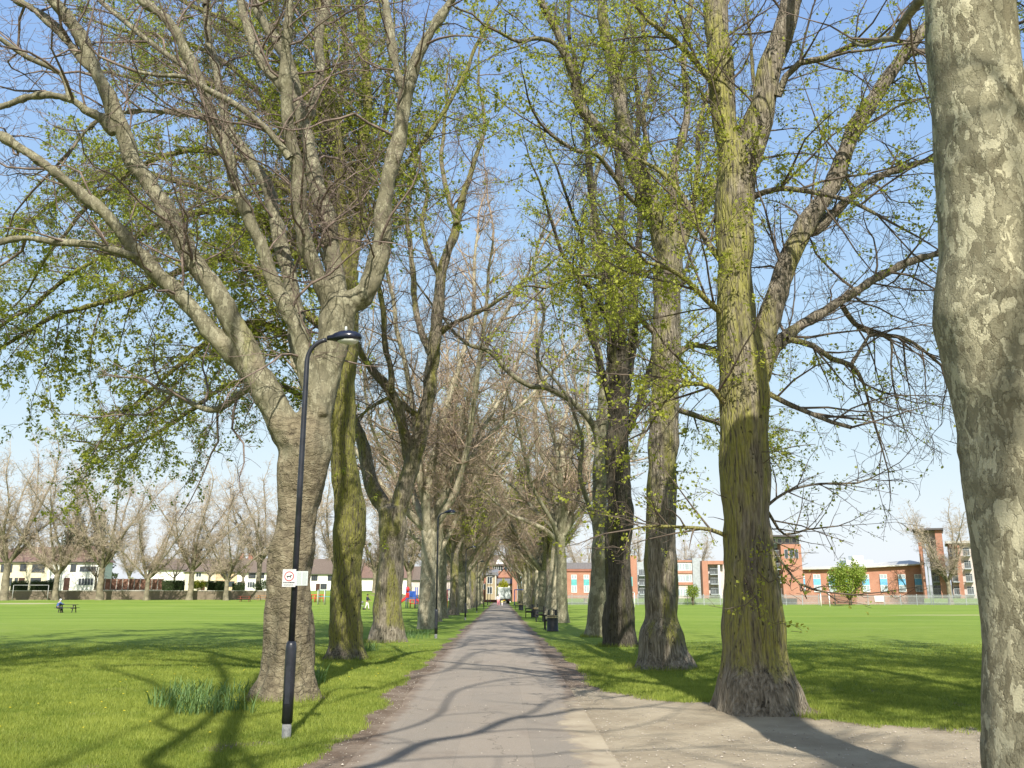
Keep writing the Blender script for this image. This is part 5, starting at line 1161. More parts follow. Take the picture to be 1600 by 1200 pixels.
M_hairb = plain("dark_hair", (.03, .022, .018), .6); M_pink = plain("pink_cloth", (.75, .30, .34), .9); M_whitecl = plain("white_cloth", (.78, .72, .74), .9); M_lemon = plain("lemon_cloth", (.70, .72, .30), .9)
Mt = pt.matrix_basis
# sits on the camera-left end seat, elbows towards the table
x0 = X_at(100, 88); person("person in a blue jacket with white hair sitting at the dark picnic table", x0 - .15, 87.35, R(140), sit, M_blue, M_navycl, M_hairw)
person("person in a white top and pink trousers walking on the path near the lorry", X_at(778.5, 139), 139, R(12), stand(.2), M_whitecl, M_pink, M_hairb, group=None)
person("small child in lemon yellow beside the pink trousered walker", X_at(784.5, 138), 138, R(-15), stand(.12), M_lemon, M_whitecl, M_hairb, scale=.56)
pm = X_at(574, 104)
person("person in a dark jacket and white trousers behind a pushchair near the third left tree", pm, 104, R(78), stand(.2, 0, 0, True), M_navycl, M_whitecl, M_hairb, M_skin2)
def pushchair(x, y, rz):
    r = thing("pushchair", "light grey pushchair pushed along the far lawn beside the third left tree", "pushchair", (x, y, th(x, y)), rz)
    m = MB(); 
    for sx in (-.22, .22): m.tube([(sx, .42, 1.02), (sx, .30, .85), (sx, -.30, .16)], .014, 8); m.tube([(sx, -.12, .60), (sx, .26, .12)], .014, 8)
    m.tube([(-.22, .42, 1.02), (.22, .42, 1.02)], .016, 8); m.build("frame", M_base, r, True)
    MB().box(-.2, .2, -.25, .12, .40, .46).box(-.2, .2, .10, .16, .42, .88, Matrix.Rotation(R(-8), 4, 'X')).build("seat", M_palesheet, r, bevel=.02)
    h = MB(); h.ell((0, .02, .82), (.21, .24, .17), 14, 8); h.build("hood", M_base, r, True)
    for sx in (-.24, .24):
        for sy, rr in ((-.30, .11), (.27, .13)):
            w = MB(); w.tube([(sx - .02, sy, rr), (sx + .02, sy, rr)], rr, 16); w.build("wheel", M_bin, r, True)
pushchair(pm - .62, 104.1, R(80))
# ------------------------------------------------------------------ goals, lorry, playground
M_galv = plain("goal_grey_steel", (.50, .50, .48), .5); M_bluep = plain("blue_paint", (.03, .09, .38), .4); M_redp = plain("red_paint", (.62, .04, .035), .4); M_yel = plain("yellow_paint", (.78, .50, .04), .4); M_teal = plain("teal_paint", (.10, .30, .30), .5)
def goal(label, x, y, w, h, dep, rz, m_, net=None, r_=.05, z=None):
    r = thing("goal_frame", label, "goal", (x, y, th(x, y)), rz, "goal frames"); m = MB()
    for sx in (-w / 2, w / 2): m.tube([(sx, 0, -.1), (sx, 0, h)], r_, 10)
    m.build("post", m_, r, True); MB().tube([(-w / 2, 0, h), (w / 2, 0, h)], r_, 10).build("crossbar", m_, r, True)
    if dep:
        m = MB()
        for sx in (-w / 2, w / 2): m.tube([(sx, 0, h), (sx, dep * .4, h), (sx, dep, .05)], r_ * .5, 6)
        m.tube([(-w / 2, dep, .05), (w / 2, dep, .05)], r_ * .5, 6); m.build("back_stay", m_, r, True)
    if net:
        m = MB(); n = int(w / .15); k = 9
        for i in range(n + 1): x_ = -w / 2 + i * w / n; m.tube([(x_, 0, h), (x_, dep * .4, h), (x_, dep, .05)], .012, 3)
        for j in range(k + 1): t = j / k; m.box(-w / 2, w / 2, dep * (.4 + .6 * t) - .01, dep * (.4 + .6 * t) + .01, h - (h - .05) * t - .01, h - (h - .05) * t + .01)
        m.build("net", net, r)
    return r
ya = 136; xg = X_at(47, ya); goal("thin grey goal frame standing before the park wall", xg, ya, X_at(74, ya) - X_at(19, ya), 2.25, 0, 0, M_galv, r_=.03)
goal("white goal with a red net between the dark lime and the grey lime", X_at(989, 125), 125, 1.9, 2.0, 1.0, R(70), M_white, M_redp, .06)
goal("white goal frame seen edge on before the long brick wing", X_at(1288.5, 136), 136, 5.5, 2.1, 0, R(83), M_white, None, .08)
goal("blue steel goal frame beside the path end", X_at(812, 150), 150, 1.7, 2.5, 0, R(-8), M_bluep, None, .07)
def lorry(u, Y):
    x = X_at(u, Y); r = thing("lorry", "white box lorry parked across the far end of the path", "lorry", (x, Y, .01), R(3))
    MB().box(-1.15, 1.15, 0, 5.6, .95, 3.1).build("box_body", M_white, r, bevel=.03)
    f = MB(); f.box(-1.1, -.02, -.03, -.003, 1.0, 2.95); f.box(.02, 1.1, -.03, -.003, 1.0, 2.95); f.build("rear_door", M_palesheet, r, bevel=.01)
    MB().box(-1.05, 1.05, -.1, 7.2, .55, .93).build("chassis", M_bin, r); MB().box(-1.05, 1.05, 5.7, 7.4, .6, 2.6).build("cab", M_white, r, bevel=.1)
    for sx in (-1, 1):
        for sy in (1.0, 6.3): MB().tube([(sx * .75, sy, .45), (sx * 1.08, sy, .45)], .45, 20).build("wheel", M_bin, r, True)
        MB().box(sx * .95 - .09, sx * .95 + .09, -.14, -.105, .62, .78).build("tail_light", M_redp, r)
    MB().box(-.26, .26, -.125, -.105, .60, .71).build("number_plate", M_yel, r)
lorry(788, 176)
def playground(u, Y):
    x = X_at(u, Y); r = thing("play_tower", "red and blue play tower with a yellow and red slide", "play equipment", (x, Y, th(x, Y)), R(-6)); 
    for sx in (-.1, 1.1):
        for sy in (0, 1.1): MB().tube([(sx, sy, 0), (sx, sy, 2.6)], .06, 10).build("post", M_bluep, r, True)
    MB().box(-.15, 1.15, -.05, 1.15, 1.15, 1.25).build("platform", M_bluep, r); MB().box(.25, 1.1, -.08, -.03, 1.3, 2.1).build("panel", M_bluep, r)
    MB().ell((.05, .1, 2.3), (.24, .24, .36), 12, 8).build("turret", M_redp, r, True); MB().box(-.16, .3, -.1, -.05, 1.3, 1.9).build("panel", M_redp, r)
    MB().tube([(.5, .5, 2.5), (.5, .5, 3.2)], .05, 8).build("mast", M_whitecl, r, True)
    s = MB(); Ms = Matrix.Translation((-.1, .3, 1.25)) @ Matrix.Rotation(R(-36), 4, 'Y'); s.box(-2.2, 0, 0, .5, -.03, .02, Ms); s.build("slide_bed", M_yel, r)
    s = MB(); s.box(-2.2, 0, -.05, -.002, -.05, .22, Ms); s.box(-2.2, 0, .502, .55, -.05, .22, Ms); s.build("slide_side", M_redp, r)
    m = MB(); m.tube([(1.1, .2, 1.2), (2.0, .2, .0)], .04, 8); m.tube([(1.1, .8, 1.2), (2.0, .8, .0)], .04, 8)
    for i in range(5): t = (i + .7) / 5.5; m.tube([(1.1 + .9 * t, .2, 1.2 * (1 - t)), (1.1 + .9 * t, .8, 1.2 * (1 - t))], .03, 6)
    m.build("ladder", M_redp, r, True)
playground(636, 116)
def redrail(u, Y, label, n, w, h, m1, m2):
    x = X_at(u, Y); r = thing("climber", label, "play equipment", (x, Y, th(x, Y)), R(4)); m = MB()
    for i in range(n): xx = -w / 2 + i * w / (n - 1); m.tube([(xx, 0, 0), (xx, 0, h)], .05, 8); m.tube([(xx, 1.2, 0), (xx, 1.2, h)], .05, 8); m.tube([(xx, 0, h), (xx, 1.2, h)], .04, 8)
    m.build("post", m1, r, True); m = MB()
    for z in (h, h * .55): m.tube([(-w / 2, 0, z), (w / 2, 0, z)], .045, 8); m.tube([(-w / 2, 1.2, z), (w / 2, 1.2, z)], .045, 8)
    m.build("rail", m2, r, True)
redrail(652, 118, "low red climbing rails right of the play tower", 4, 1.8, 1.0, M_redp, M_redp)
redrail(512, 122, "grey and teal climbing frame between the first two left trunks", 4, 2.6, 1.9, M_galv, M_teal)
redrail(492, 130, "low red rails behind the first plane trunk", 5, 2.4, 1.0, M_redp, M_redp)
redrail(702.5, 100, "narrow red and blue climbing pole between the avenue trunks", 2, .5, 2.2, M_redp, M_bluep)
# ------------------------------------------------------------------ buildings
M_cream = plain("cream_render", (.68, .61, .45), .9, var=.06); M_whiter = plain("white_render", (.86, .84, .76), .9, var=.05); M_tan = plain("tan_render", (.58, .44, .28), .9, var=.08)
M_tile = brick("red_brown_tiles", (.24, .15, .115), (.20, .13, .105), (.12, .08, .065)); M_tileb = brick("brown_tiles", (.20, .15, .12), (.16, .125, .10), (.10, .08, .065))
M_brick = brick("orange_red_brick", (.46, .18, .115), (.38, .145, .095), (.42, .30, .22)); M_brickd = brick("dark_red_brick", (.36, .11, .07), (.29, .09, .06), (.3, .22, .17))
M_wallb = brick("old_wall_brick", (.26, .20, .14), (.20, .155, .11), (.17, .15, .12)); M_glassw = plain("window_glass", (.045, .055, .065), .08, spec=.8); M_frame = plain("window_frame_white", (.8, .8, .78), .5)
M_glassp = plain("window_glass_pale", (.34, .40, .43), .12, spec=.8)
M_dkframe = plain("window_frame_dark", (.09, .08, .07), .6); M_slate = plain("slate_roof", (.17, .17, .18), .8); M_metal = plain("pale_metal_roof", (.52, .50, .45), .5); M_dkfascia = plain("dark_fascia", (.10, .09, .09), .7)
M_skyblue = plain("sky_blue_panel", (.16, .42, .66), .5); M_tealp = plain("teal_panel", (.12, .42, .42), .5); M_greyc = plain("grey_cladding", (.36, .39, .41), .6); M_pinkg = plain("pink_grey_render", (.56, .48, .45), .9); M_steel = plain("fence_steel", (.42, .44, .45), .45, metal=.3)
M_yelb = brick("yellow_stock_brick", (.38, .30, .18), (.33, .26, .16), (.45, .38, .28)); M_panel = plain("fence_panel_wood", (.28, .15, .105), .85, var=.2); M_conc = plain("concrete", (.50, .47, .42), .9)
M_door = plain("dark_door", (.07, .035, .025), .5)
def window(parent, x, y, z, w, h, frame=M_frame, glass=M_glassw, n=2, rows=1, name="window"):
    """frame proud of a wall that faces -y at local y"""
    m = MB(); f = .07
    m.box(x, x + w, y - .06, y - .004, z, z + f); m.box(x, x + w, y - .06, y - .004, z + h - f, z + h); m.box(x, x + f, y - .06, y - .004, z + f, z + h - f); m.box(x + w - f, x + w, y - .06, y - .004, z + f, z + h - f)
    for i in range(1, n): xx = x + w * i / n; m.box(xx - .03, xx + .03, y - .055, y - .004, z + f, z + h - f)
    for j in range(1, rows): zz = z + h * j / rows; m.box(x + f, x + w - f, y - .05, y - .004, zz - .025, zz + .025)
    o = m.build(name, frame, parent); MB().box(x + f * .5, x + w - f * .5, y - .03, y - .012, z + f * .5, z + h - f * .5).build("pane", glass, o); return o
def U(u, Y, x0): return X_at(u, Y) - x0
def house(name, label, u0, u1, Y, z0, ze, zr, wallm, roofm, depth=8, hip=(1, 1), wins=(), doors=(), chimneys=(), group=None, gable_front=False):
    x0, x1 = X_at(u0, Y), X_at(u1, Y); L = x1 - x0; g = z0
    r = thing(name, label, "house", (x0, Y, g), 0, group); ze -= g; zr -= g
    MB().box(0, L, 0, depth, -1.5, ze).build("wall", wallm, r)
    e = .4; h0 = depth / 2 * hip[0]; h1 = depth / 2 * hip[1]
    vs = [(-e, -e, ze), (L + e, -e, ze), (L + e, depth + e, ze), (-e, depth + e, ze), (h0 - e * (1 - hip[0]), depth / 2, zr), (L - h1 + e * (1 - hip[1]), depth / 2, zr)]
    vs2 = [(a, b, c + .003) for a, b, c in vs]
    rf = MB().add(vs2, [(0, 1, 5, 4), (1, 2, 5), (2, 3, 4, 5), (3, 0, 4), (3, 2, 1, 0)]).build("roof", roofm, r)
    MB().box(-e, L + e, -e - .08, -e - .002, ze - .14, ze - .01).build("gutter", M_dkfascia, rf)
    for cx in chimneys: MB().box(cx - .45, cx + .45, depth / 2 - .35, depth / 2 + .35, zr - .6, zr + 1.1).box(cx - .5, cx + .5, depth / 2 - .4, depth / 2 + .4, zr + 1.1, zr + 1.22).build("chimney", M_brickd, rf)
    for (u, w, zb, h, fm, n, rows) in wins: window(r, U(u, Y, x0) - w / 2, 0, zb, w, h, fm, M_glassw, n, rows)
    for (u, w, h) in doors:
        d = MB().box(U(u, Y, x0) - w / 2, U(u, Y, x0) + w / 2, -.05, -.004, 0, h).build("door", M_door, r)
    return r
YH = 158
h0_ = 2.45; EV = Z_at(878, YH); RG = Z_at(853, YH)
g_up, g_lo = 3.1, .9
house("cream_house", "cream rendered house under the red brown roof, next to the picture edge", -45, 69.5, YH, h0_, EV, RG, M_cream, M_tile, 9, (1, 0),
      [(31, 1.1, 3.2, 1.25, M_dkframe, 2, 1), (55, 2.2, 3.0, 1.5, M_dkframe, 4, 2), (22.5, .6, .9, 1.2, M_dkframe, 1, 1), (53, 1.8, .7, 1.4, M_dkframe, 3, 2), (5, 2.0, 3.0, 1.4, M_dkframe, 3, 2), (8, 1.8, .7, 1.4, M_dkframe, 3, 1), (-20, 2.0, 3.0, 1.4, M_dkframe, 3, 2)], [(31, 1.0, 2.1)], (2.0,), "houses behind the left wall")
house("white_house", "white rendered end house with a red hipped roof beside the panel fence", 69.7, 152, YH, h0_, EV, RG, M_whiter, M_tile, 5, (0, 1),
      [(110, 1.0, 3.1, 1.3, M_dkframe, 2, 1), (133, 2.9, 3.1, .95, M_greyc, 3, 1), (132, 2.6, .8, 1.25, M_frame, 5, 1), (79, 1.0, .9, 1.2, M_frame, 2, 1)], [(102, 1.0, 2.1)], (), "houses behind the left wall")
Y2 = 200; e2 = Z_at(893, Y2); r2 = Z_at(872, Y2); zz = 2.6
house("white_gable_house", "plain white gable wall of a house right of the panel fence", 227, 286, Y2, zz, Z_at(890, Y2), Z_at(872, Y2), M_whiter, M_tileb, 9, (0, 0), [(265, 1.0, .9, 1.1, M_dkframe, 2, 1), (279, 1.3, .9, 1.2, M_dkframe, 2, 1)], (), (), "terraces far behind the left wall")
house("cream_terrace_house", "cream terraced house left of the tan one", 286.5, 335, Y2, zz, e2, r2, M_cream, M_tileb, 9, (0, 0), [(308, 1.2, 2.9, 1.0, M_frame, 2, 1), (325, 1.6, .8, 1.2, M_dkframe, 3, 1), (300, 1.4, .8, 1.2, M_dkframe, 2, 1)], [(316, .9, 2)], (1.0,), "terraces far behind the left wall")
house("tan_terrace_house", "tan rendered terraced house between the cream and the white ones", 335.5, 368, Y2, zz, e2, r2, M_tan, M_tileb, 9, (0, 0), [(343, 1.2, .8, 1.2, M_dkframe, 2, 1), (360, 1.4, .8, 1.2, M_dkframe, 2, 1), (350, 1.2, 2.9, 1.0, M_dkframe, 2, 1)], [(349, .9, 2)], (4.0,), "terraces far behind the left wall")
house("white_terrace_house", "white terraced house with dark windows left of the first plane trunk", 368.5, 470, Y2, zz, e2 - .2, r2 + .1, M_whiter, M_tileb, 9, (0, 0), [(392, 1.6, 2.6, 1.2, M_dkframe, 3, 1), (408, .9, 2.6, 1.2, M_dkframe, 2, 1), (424, 1.6, 2.6, 1.2, M_dkframe, 3, 1), (373, .9, .7, 1.2, M_dkframe, 2, 1), (391, 1.6, .6, 1.3, M_frame, 3, 1), (423, 1.4, .6, 1.3, M_dkframe, 3, 1), (447, 1.4, 2.6, 1.2, M_dkframe, 3, 1)], [(378, .9, 2)], (1.5, 9.0), "terraces far behind the left wall")
house("white_terrace_house", "white terraced house behind the mossy lime", 471, 560, Y2, zz - .5, e2 - .5, r2, M_whiter, M_tileb, 9, (0, 0), [(490, 1.4, 2.6, 1.2, M_dkframe, 3, 1), (505, 1.4, .8, 1.2, M_dkframe, 3, 1), (515, 1.2, 2.6, 1.2, M_dkframe, 2, 1)], [(496, .9, 2)], (6.0,), "terraces far behind the left wall")
house("white_terrace_house", "bright white house wall between the mossy lime and the third left tree", 561, 640, Y2, zz - .5, Z_at(903, Y2), Z_at(878, Y2), M_whiter, M_tile, 9, (0, 0), [(620, 1.2, 1.0, 1.0, M_dkframe, 2, 1)], (), (5.0,), "terraces far behind the left wall")
house("white_terrace_house", "pale house glimpsed behind the playground", 641, 720, Y2, zz - .6, Z_at(906, Y2), Z_at(884, Y2), M_pinkg, M_tileb, 9, (0, 0), [(665, 1.2, .8, 1.2, M_dkframe, 2, 1)], (), (), "terraces far behind the left wall")
# park wall and brown panel fence
xw0, xw1 = X_at(-120, 145), X_at(445, 145)
r = thing("park_wall", "long low brick wall with pale coping along the far left lawn", "wall", (xw0, 145, 0))
MB().box(0, xw1 - xw0, 0, .3, .0, 2.25).build("brickwork", M_wallb, r); MB().box(-.02, xw1 - xw0 + .02, -.05, .35, 2.253, 2.36).build("coping", M_conc, r)
r = thing("low_park_wall", "low dark wall and railings before the terraces, right of the first plane trunk", "wall", (X_at(470, 150), 150, 0))
MB().box(0, X_at(690, 150) - X_at(470, 150), 0, .3, -.2, 1.7).build("brickwork", M_wallb, r)
xf0 = X_at(153, 151); xf1 = X_at(254, 151); n = 11; st = (xf1 - xf0) / n
r = thing("panel_fence", "brown timber panel fence with concrete posts behind the wall", "fence", (xf0, 151, th(xf0, 151)))
for i in range(n):
    m = MB(); m.box(i * st + .07, (i + 1) * st - .07, 0, .04, .25, 2.0)
    for j in range(9): m.box(i * st + .07 + j * (st - .14) / 9, i * st + .07 + (j + .25) * (st - .14) / 9, -.02, -.003, .25, 2.0)
    m.build("panel", M_panel, r)
for i in range(n + 1): MB().box(i * st - .06, i * st + .06, -.04, .08, -.2, 2.12).build("post", M_conc, r)
MB().box(0, xf1 - xf0, -.01, .05, -.05, .245).build("gravel_board", M_conc, r)
# ---- palisade fence on the right
def palisade(u0, u1, Y, H, label):
    x0, x1 = X_at(u0, Y), X_at(u1, Y); L = x1 - x0; r = thing("palisade_fence", label, "fence", (x0, Y, 0)); n = int(L / 2.75)
    m = MB(); k = int(L / .16)
    for i in range(k): x = i * L / k; m.add([(x, 0, .05), (x + .035, -.03, .05), (x + .07, 0, .05), (x + .07, 0, H - .12), (x + .035, -.03, H), (x, 0, H - .12)], [(0, 1, 4, 5), (1, 2, 3, 4)])
    tag(m.build("pales", M_steel, r), kind="stuff"); 
    for z in (.35, H - .35): MB().box(0, L, .01, .05, z, z + .05).build("rail", M_steel, r)
    for i in range(n + 1): MB().box(i * L / n - .05, i * L / n + .05, .055, .15, -.1, H + .05).build("post", M_steel, r)
palisade(868, 1560, 152, 1.75, "grey steel palisade fence along the whole right side of the field")
# bright cloths hung by the fence
o = thing("notice_board", "small white board fixed on the palisade fence before the brick wing", "board", (X_at(1373, 151.8), 151.8, .6)); MB().box(-.75, .75, -.04, -.02, 0, .9).build("panel", M_white, o)
# ---- right brick buildings
Y3 = 168
def zt(v): return Z_at(v, Y3)
x0 = X_at(1234, Y3); x1 = X_at(1443, Y3); L = x1 - x0
wing = thing("brick_wing", "long two storey orange brick wing with blue panelled windows", "building", (x0, Y3, 0))
m = MB(); nseg = 14; vs = []; 
for i in range(nseg + 1):
    t = i / nseg; bow = 1.6 * math.sin(math.pi * t); top = zt(890) + (zt(882) - zt(890)) * t ** 1.7
    vs += [(L * t, bow, -.3), (L * t, bow, top), (L * t, 12, top), (L * t, 12, -.3)]
m.add(vs, [(i * 4 + j, i * 4 + 4 + j, i * 4 + 4 + (j + 1) % 4, i * 4 + (j + 1) % 4) for i in range(nseg) for j in range(4)] + [(0, 1, 2, 3), tuple(nseg * 4 + j for j in (3, 2, 1, 0))]); m.build("wall", M_brick, wing)
m = MB(); vs = []
for i in range(nseg + 1):
    t = i / nseg; bow = 1.6 * math.sin(math.pi * t) - .9; top = zt(890) + (zt(882) - zt(890)) * t ** 1.7 + .004
    vs += [(L * t - .5 + t, bow, top), (L * t - .5 + t, bow, top + .22), (L * t - .5 + t, bow + 6, top + .55 + .45 * t), (L * t - .5 + t, 12.4, top + .5), (L * t - .5 + t, 12.4, top)]
m.add(vs, [(i * 5 + j, i * 5 + 5 + j, i * 5 + 5 + (j + 1) % 5, i * 5 + (j + 1) % 5) for i in range(nseg) for j in range(5)] + [(0, 1, 2, 3, 4), tuple(nseg * 5 + j for j in (4, 3, 2, 1, 0))]); m.build("roof", M_metal, wing)
for u in (1252, 1278, 1303, 1329, 1356, 1383, 1410, 1433.5):
    xx = X_at(u, Y3 + 1) - x0; t = xx / L; bow = 1.6 * math.sin(math.pi * t) - .12; w = 1.35
    z1, z2, z3, z4 = zt(925), zt(914), zt(904), zt(897)
    window(wing, xx - w / 2, bow, z1, w, z2 - z1, M_frame, M_glassp, 2); window(wing, xx - w / 2, bow, z3, w, z4 - z3, M_frame, M_glassp, 2)
    MB().box(xx - w / 2, xx + w / 2, bow - .04, bow - .006, z2 + .002, z3 - .002).build("blue_panel", M_skyblue, wing)
    MB().box(xx - w / 2 + .02, xx + w / 2 - .02, bow, bow + 1.7, z1 + .03, z4 - .03).build("window_reveal", M_dkfascia, wing)
m = thing("rooftop_plant_room", "pale rooftop plant room above the brick wing", "building", (X_at(1348, 190), 190, 0)); MB().box(-2.8, 2.8, 0, 4, 0, Z_at(875, 190)).box(-1.2, 1.0, .5, 3, Z_at(875, 190) + .003, Z_at(868, 190)).build("wall", M_white, m)
def flats(name, label, parts, cat="building"):
    r = None
    for (pn, u0, u1, v0, v1, Yp, d, mt) in parts:
        if r is None: xo = X_at(u0, Yp); r = thing(name, label, cat, (xo, Yp, 0)); yo = Yp
        MB().box(X_at(u0, Yp) - xo, X_at(u1, Yp) - xo, Yp - yo, Yp - yo + d, max(-.3, Z_at(v0, Yp)), Z_at(v1, Yp)).build(pn, mt, r)
    return r, xo, yo
def balcony(r, xo, yo, u0, u1, v0, v1, Y, glassm=M_glassw):
    """recess of dark glazing with a slab and steel railing in front"""
    x0, x1, z0, z1 = X_at(u0, Y) - xo, X_at(u1, Y) - xo, Z_at(v0, Y), Z_at(v1, Y); y = Y - yo
    window(r, x0 + .1, y, z0 + .02, x1 - x0 - .2, z1 - z0 - .1, M_greyc, glassm, 3)
    b = MB().box(x0, x1, y - 1.2, y - .062, z0 - .15, z0).build("balcony", M_greyc, r); m = MB()
    for i in range(int((x1 - x0) / .16) + 1): m.box(x0 + i * .16, x0 + i * .16 + .03, y - 1.19, y - 1.16, z0 + .001, z0 + 1.0)
    m.box(x0, x1, y - 1.2, y - 1.14, z0 + 1.003, z0 + 1.06); m.build("railing", M_steel, b)
r, xo, yo = flats("flats_tower", "brick tower of flats with a grey top storey left of the long wing",
    [("wall", 1225, 1257, 935, 850, 164, 12, M_brick), ("top_storey", 1205, 1255, 850, 838, 165, 11, M_greyc), ("roof", 1196, 1261, 838, 835.5, 163.2, 14, M_dkfascia), ("side_wall", 1190, 1224.8, 935, 850, 166, 10, M_greyc)])
for v in (929, 910, 889, 869): balcony(r, xo, yo, 1203, 1222, v, v - 14, 166)
for (u, v) in ((1233, 872), (1241, 872), (1249, 872)): window(r, X_at(u, 164) - xo - .35, 0, Z_at(v, 164), .7, 1.6, M_greyc, M_glassw, 1)
for u in (1210, 1220, 1232, 1243): window(r, X_at(u, 165) - xo, 1, Z_at(848.5, 165), .9, .9, M_frame, M_glassw, 1)
r, xo, yo = flats("glazed_tower", "brick tower with stacked glazed balconies right of the long wing",
    [("wall", 1443, 1449.5, 935, 847, 163, 9, M_brick), ("brick_pier", 1474, 1486, 935, 828, 163, 10, M_brick), ("upper_wall", 1443, 1473.8, 846.8, 829, 164.5, 8, M_pinkg), ("roof", 1438, 1492, 828, 825.2, 162.4, 12, M_dkfascia), ("core", 1449.8, 1473.6, 935, 847, 165.5, 8, M_greyc),
     ("right_wing", 1486.3, 1560, 935, 850, 165, 10, M_pinkg), ("right_roof", 1486.3, 1565, 849.8, 846, 164, 12, M_metal), ("brick_band", 1500, 1508, 935, 852, 164.3, .6, M_brick)])
for v in (929, 909, 889, 869): balcony(r, xo, yo, 1450.5, 1473, v, v - 15, 165.5)
for v in (929, 909, 889, 869): balcony(r, xo, yo, 1487, 1499, v, v - 13, 165); balcony(r, xo, yo, 1509, 1522, v, v - 13, 165)
MB().tube([(X_at(1455, 163) - xo, -1.8, -.2), (X_at(1455, 163) - xo, -1.8, Z_at(850, 163))], .12, 10).build("steel_column", M_greyc, r, True)
r.rotation_euler = (0, 0, R(-25.5)); r.scale = (.82, 1, 1)   # the block stands at an angle, facing the avenue
r, xo, yo = flats("pinkish_flats", "pinkish flats with red brick bands seen between the two big right trunks",
    [("wall", 1052, 1084, 935, 876, 172, 10, M_pinkg), ("brick_band", 1052, 1084, 914, 910, 171.8, .18, M_brick), ("brick_band", 1052, 1084, 896, 892, 171.8, .18, M_brick), ("brick_band", 1052, 1084, 878, 875, 171.8, .18, M_brick), ("stair_wall", 1084.2, 1099, 935, 872, 171.5, 9, M_greyc)])
for v in (931, 909, 891):
    for u in (1056, 1064, 1072, 1079): window(r, X_at(u, 171.8) - xo - .45, -.0, Z_at(v, 171.8), .9, 1.3, M_frame, M_glassp, 2)
r, xo, yo = flats("balcony_flats", "brick framed flats with two dark balconies beside the tall lime trunk",
    [("wall", 1099.3, 1108, 935, 876, 170, 10, M_brick), ("back_wall", 1108.2, 1135, 935, 882, 171.5, 8, M_pinkg), ("top_band", 1108.2, 1135, 881.5, 876, 170, 9, M_brick), ("white_pier", 1124, 1127, 935, 882, 170.2, 1.1, M_white)])
for v in (928, 912, 897): balcony(r, xo, yo, 1109, 1123, v, v - 11, 171.5)
r, xo, yo = flats("brick_strip_flats", "narrow brick tower with dark balconies between the dark lime and the grey lime",
    [("wall", 984, 996.5, 935, 868, 168, 10, M_brick), ("balcony_wall", 996.8, 1030, 935, 878, 169, 9, M_greyc), ("teal_panel", 985.5, 989, 916, 901, 167.95, .045, M_tealp)])
for v in (928, 914, 899): balcony(r, xo, yo, 998, 1010, v, v - 11, 169); balcony(r, xo, yo, 1011, 1024, v, v - 11, 169)
r, xo, yo = flats("brick_block", "red brick block with tall teal windows behind the avenue on the right",
    [("wall", 868, 983, 935, 893, 172, 12, M_brick), ("parapet", 868, 983, 892.8, 889, 171.8, 12.2, M_brickd), ("roof", 870, 980, 888.8, 879, 174, 8, M_slate)])
for u in (877.5, 897, 916.5, 936, 955, 974):
    x = X_at(u, 172) - xo; z1, z2, z3, z4 = Z_at(926, 172), Z_at(915, 172), Z_at(905, 172), Z_at(898, 172)
    window(r, x - .5, 0, z1, 1.05, z2 - z1, M_frame, M_glassp, 2); window(r, x - .5, 0, z3, 1.05, z4 - z3, M_frame, M_glassp, 2); MB().box(x - .5, x + .55, -.04, -.005, z2 + .003, z3 - .003).build("teal_panel", M_tealp, r)
# ---- buildings where the path ends
YE = 216
def ze(v): return Z_at(v, YE)
house("brick_gable_house", "red brick gabled house facing down the path", 776, 799, YE + 6, 0, ze(903), ze(903) + .1, M_brickd, M_slate, 7, (0, 0), [(781, 1.0, 2.6, 1.2, M_frame, 2, 1)], (), (), "buildings at the end of the path")
r = bpy.data.objects["brick_gable_house"]; xg0 = r.location.x; Lg = X_at(799, YE + 6) - xg0
MB().prism([(0, ze(903) + .2), (Lg, ze(903) + .2), (Lg / 2, ze(887))], -.02, 7).build("gable", M_brick, r)
m = MB(); m.add([(-.3, -.4, ze(903) + .1), (Lg / 2, -.4, ze(887) + .12), (Lg / 2, 7.4, ze(887) + .12), (-.3, 7.4, ze(903) + .1)], [(0, 1, 2, 3)]); m.add([(Lg + .3, -.4, ze(903) + .1), (Lg / 2, -.4, ze(887) + .12), (Lg / 2, 7.4, ze(887) + .12), (Lg + .3, 7.4, ze(903) + .1)], [(3, 2, 1, 0)]); m.build("roof_slope", M_slate, r)
house("slate_roofed_house", "grey slate roofed house left of the brick gable at the path end", 752, 776, YE + 4, 0, ze(899), ze(888), M_brickd, M_slate, 8, (0, 0), [(758, 1, 3, 1.3, M_frame, 2, 1)], (), (), "buildings at the end of the path")
house("low_white_house", "small white house with a grey roof between the gold bush and the brick pier", 777, 800, YE - 1, 0, ze(912), ze(904), M_whiter, M_slate, 5, (0, 0), [(797, .9, 1.9, .9, M_glassp, 2, 1), (795, .9, .3, 1.0, M_dkframe, 2, 1)], (), (), "buildings at the end of the path")
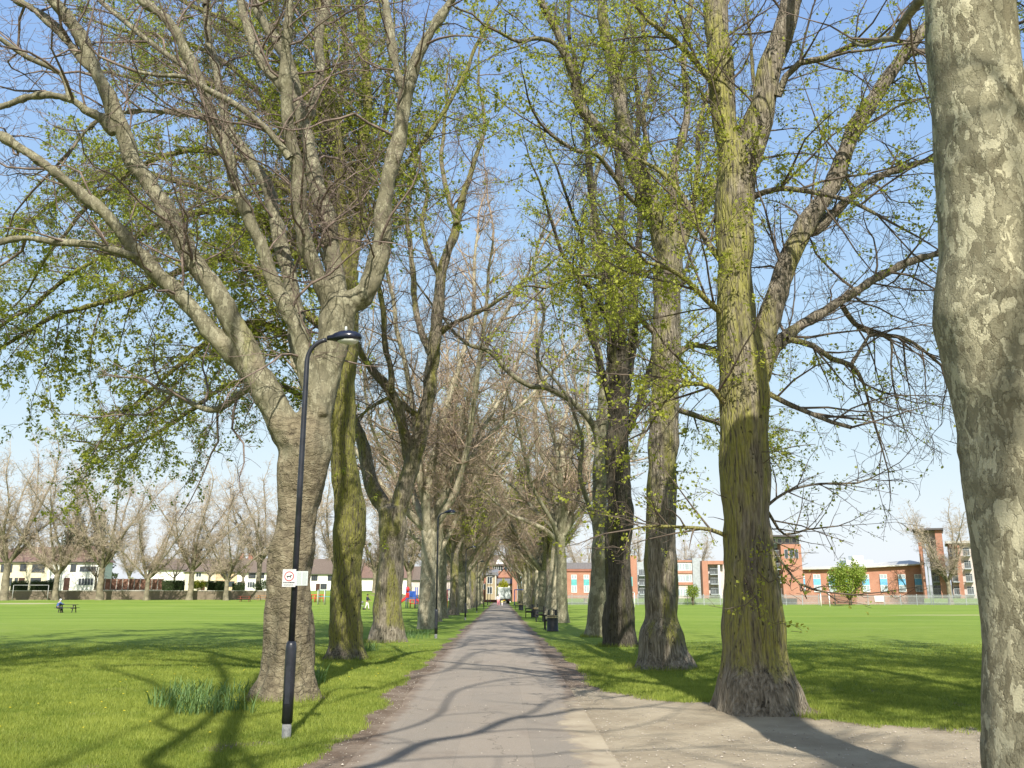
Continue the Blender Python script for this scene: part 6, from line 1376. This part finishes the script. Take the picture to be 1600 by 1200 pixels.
r, xo, yo = flats("yellow_brick_house", "narrow yellow brick house left of the lorry", [("wall", 759, 775.5, 937, 899, YE - 8, 9, M_yelb), ("roof", 757.5, 777, 898.8, 894, YE - 8.4, 10, M_slate), ("pilaster", 773.2, 775.2, 937, 899.2, YE - 8.3, .25, M_conc)])
for v in (928, 912): window(r, X_at(765, YE - 8) - xo - .6, 0, Z_at(v, YE - 8), 1.2, 1.6, M_frame, M_glassw, 2)
r, xo, yo = flats("brick_pier_building", "tall red brick corner block with pale grey bays right of the lorry", [("wall", 800.5, 808, 940, 894, YE - 6, 8, M_brick), ("grey_bay", 808.2, 826, 940, 892, YE - 5, 7, M_greyc), ("roof", 799, 828, 891.8, 889.5, YE - 6.5, 10, M_dkfascia)])
for v in (931, 917, 903): window(r, X_at(811, YE - 5) - xo, 1, Z_at(v, YE - 5), 1.5, 1.3, M_frame, M_glassp, 2)
house("white_windowed_house", "upper storey with bright white windows above the brick gable", 764, 812, YE + 30, 0, Z_at(883, YE + 30), Z_at(866, YE + 30), M_brickd, M_tileb, 9, (0, 0), [(774, 1.6, Z_at(882, YE + 30) - 1.7, 1.5, M_white, 3, 1), (782, 1.4, Z_at(882, YE + 30) - 1.7, 1.6, M_white, 2, 1), (790, .9, Z_at(882, YE + 30) - 1.7, 1.2, M_white, 1, 1), (797, .9, Z_at(882, YE + 30) - 1.7, 1.4, M_white, 2, 1)], (), (), "buildings at the end of the path")
# dormer-like white gable front on it
r = bpy.data.objects["white_windowed_house"]; xx = X_at(780.5, YE + 30) - r.location.x; zb = Z_at(882, YE + 30)
MB().prism([(xx - .9, zb + .1), (xx + 1.0, zb + .1), (xx + 1.0, zb + 1.9), (xx + .6, zb + 2.3), (xx - .9, zb + .8)], -.45, 2).build("dormer", M_white, r)
tag(link("hills", np_mesh("hills", [(-900, 520, -2), (900, 520, -2), (900, 560, 7), (-900, 560, 9), (-900, 700, 0), (900, 700, 0)], [(0, 1, 2, 3), (3, 2, 5, 4)], mat=plain("far_roofline", (.24, .24, .21), .95, var=.3, scale=.05))), "faint low rise far behind the houses", None, None, "structure")
for o in list(COL.objects):
    if o.type == 'EMPTY' and o.get("group") is None and "group" in o.keys(): del o["group"]
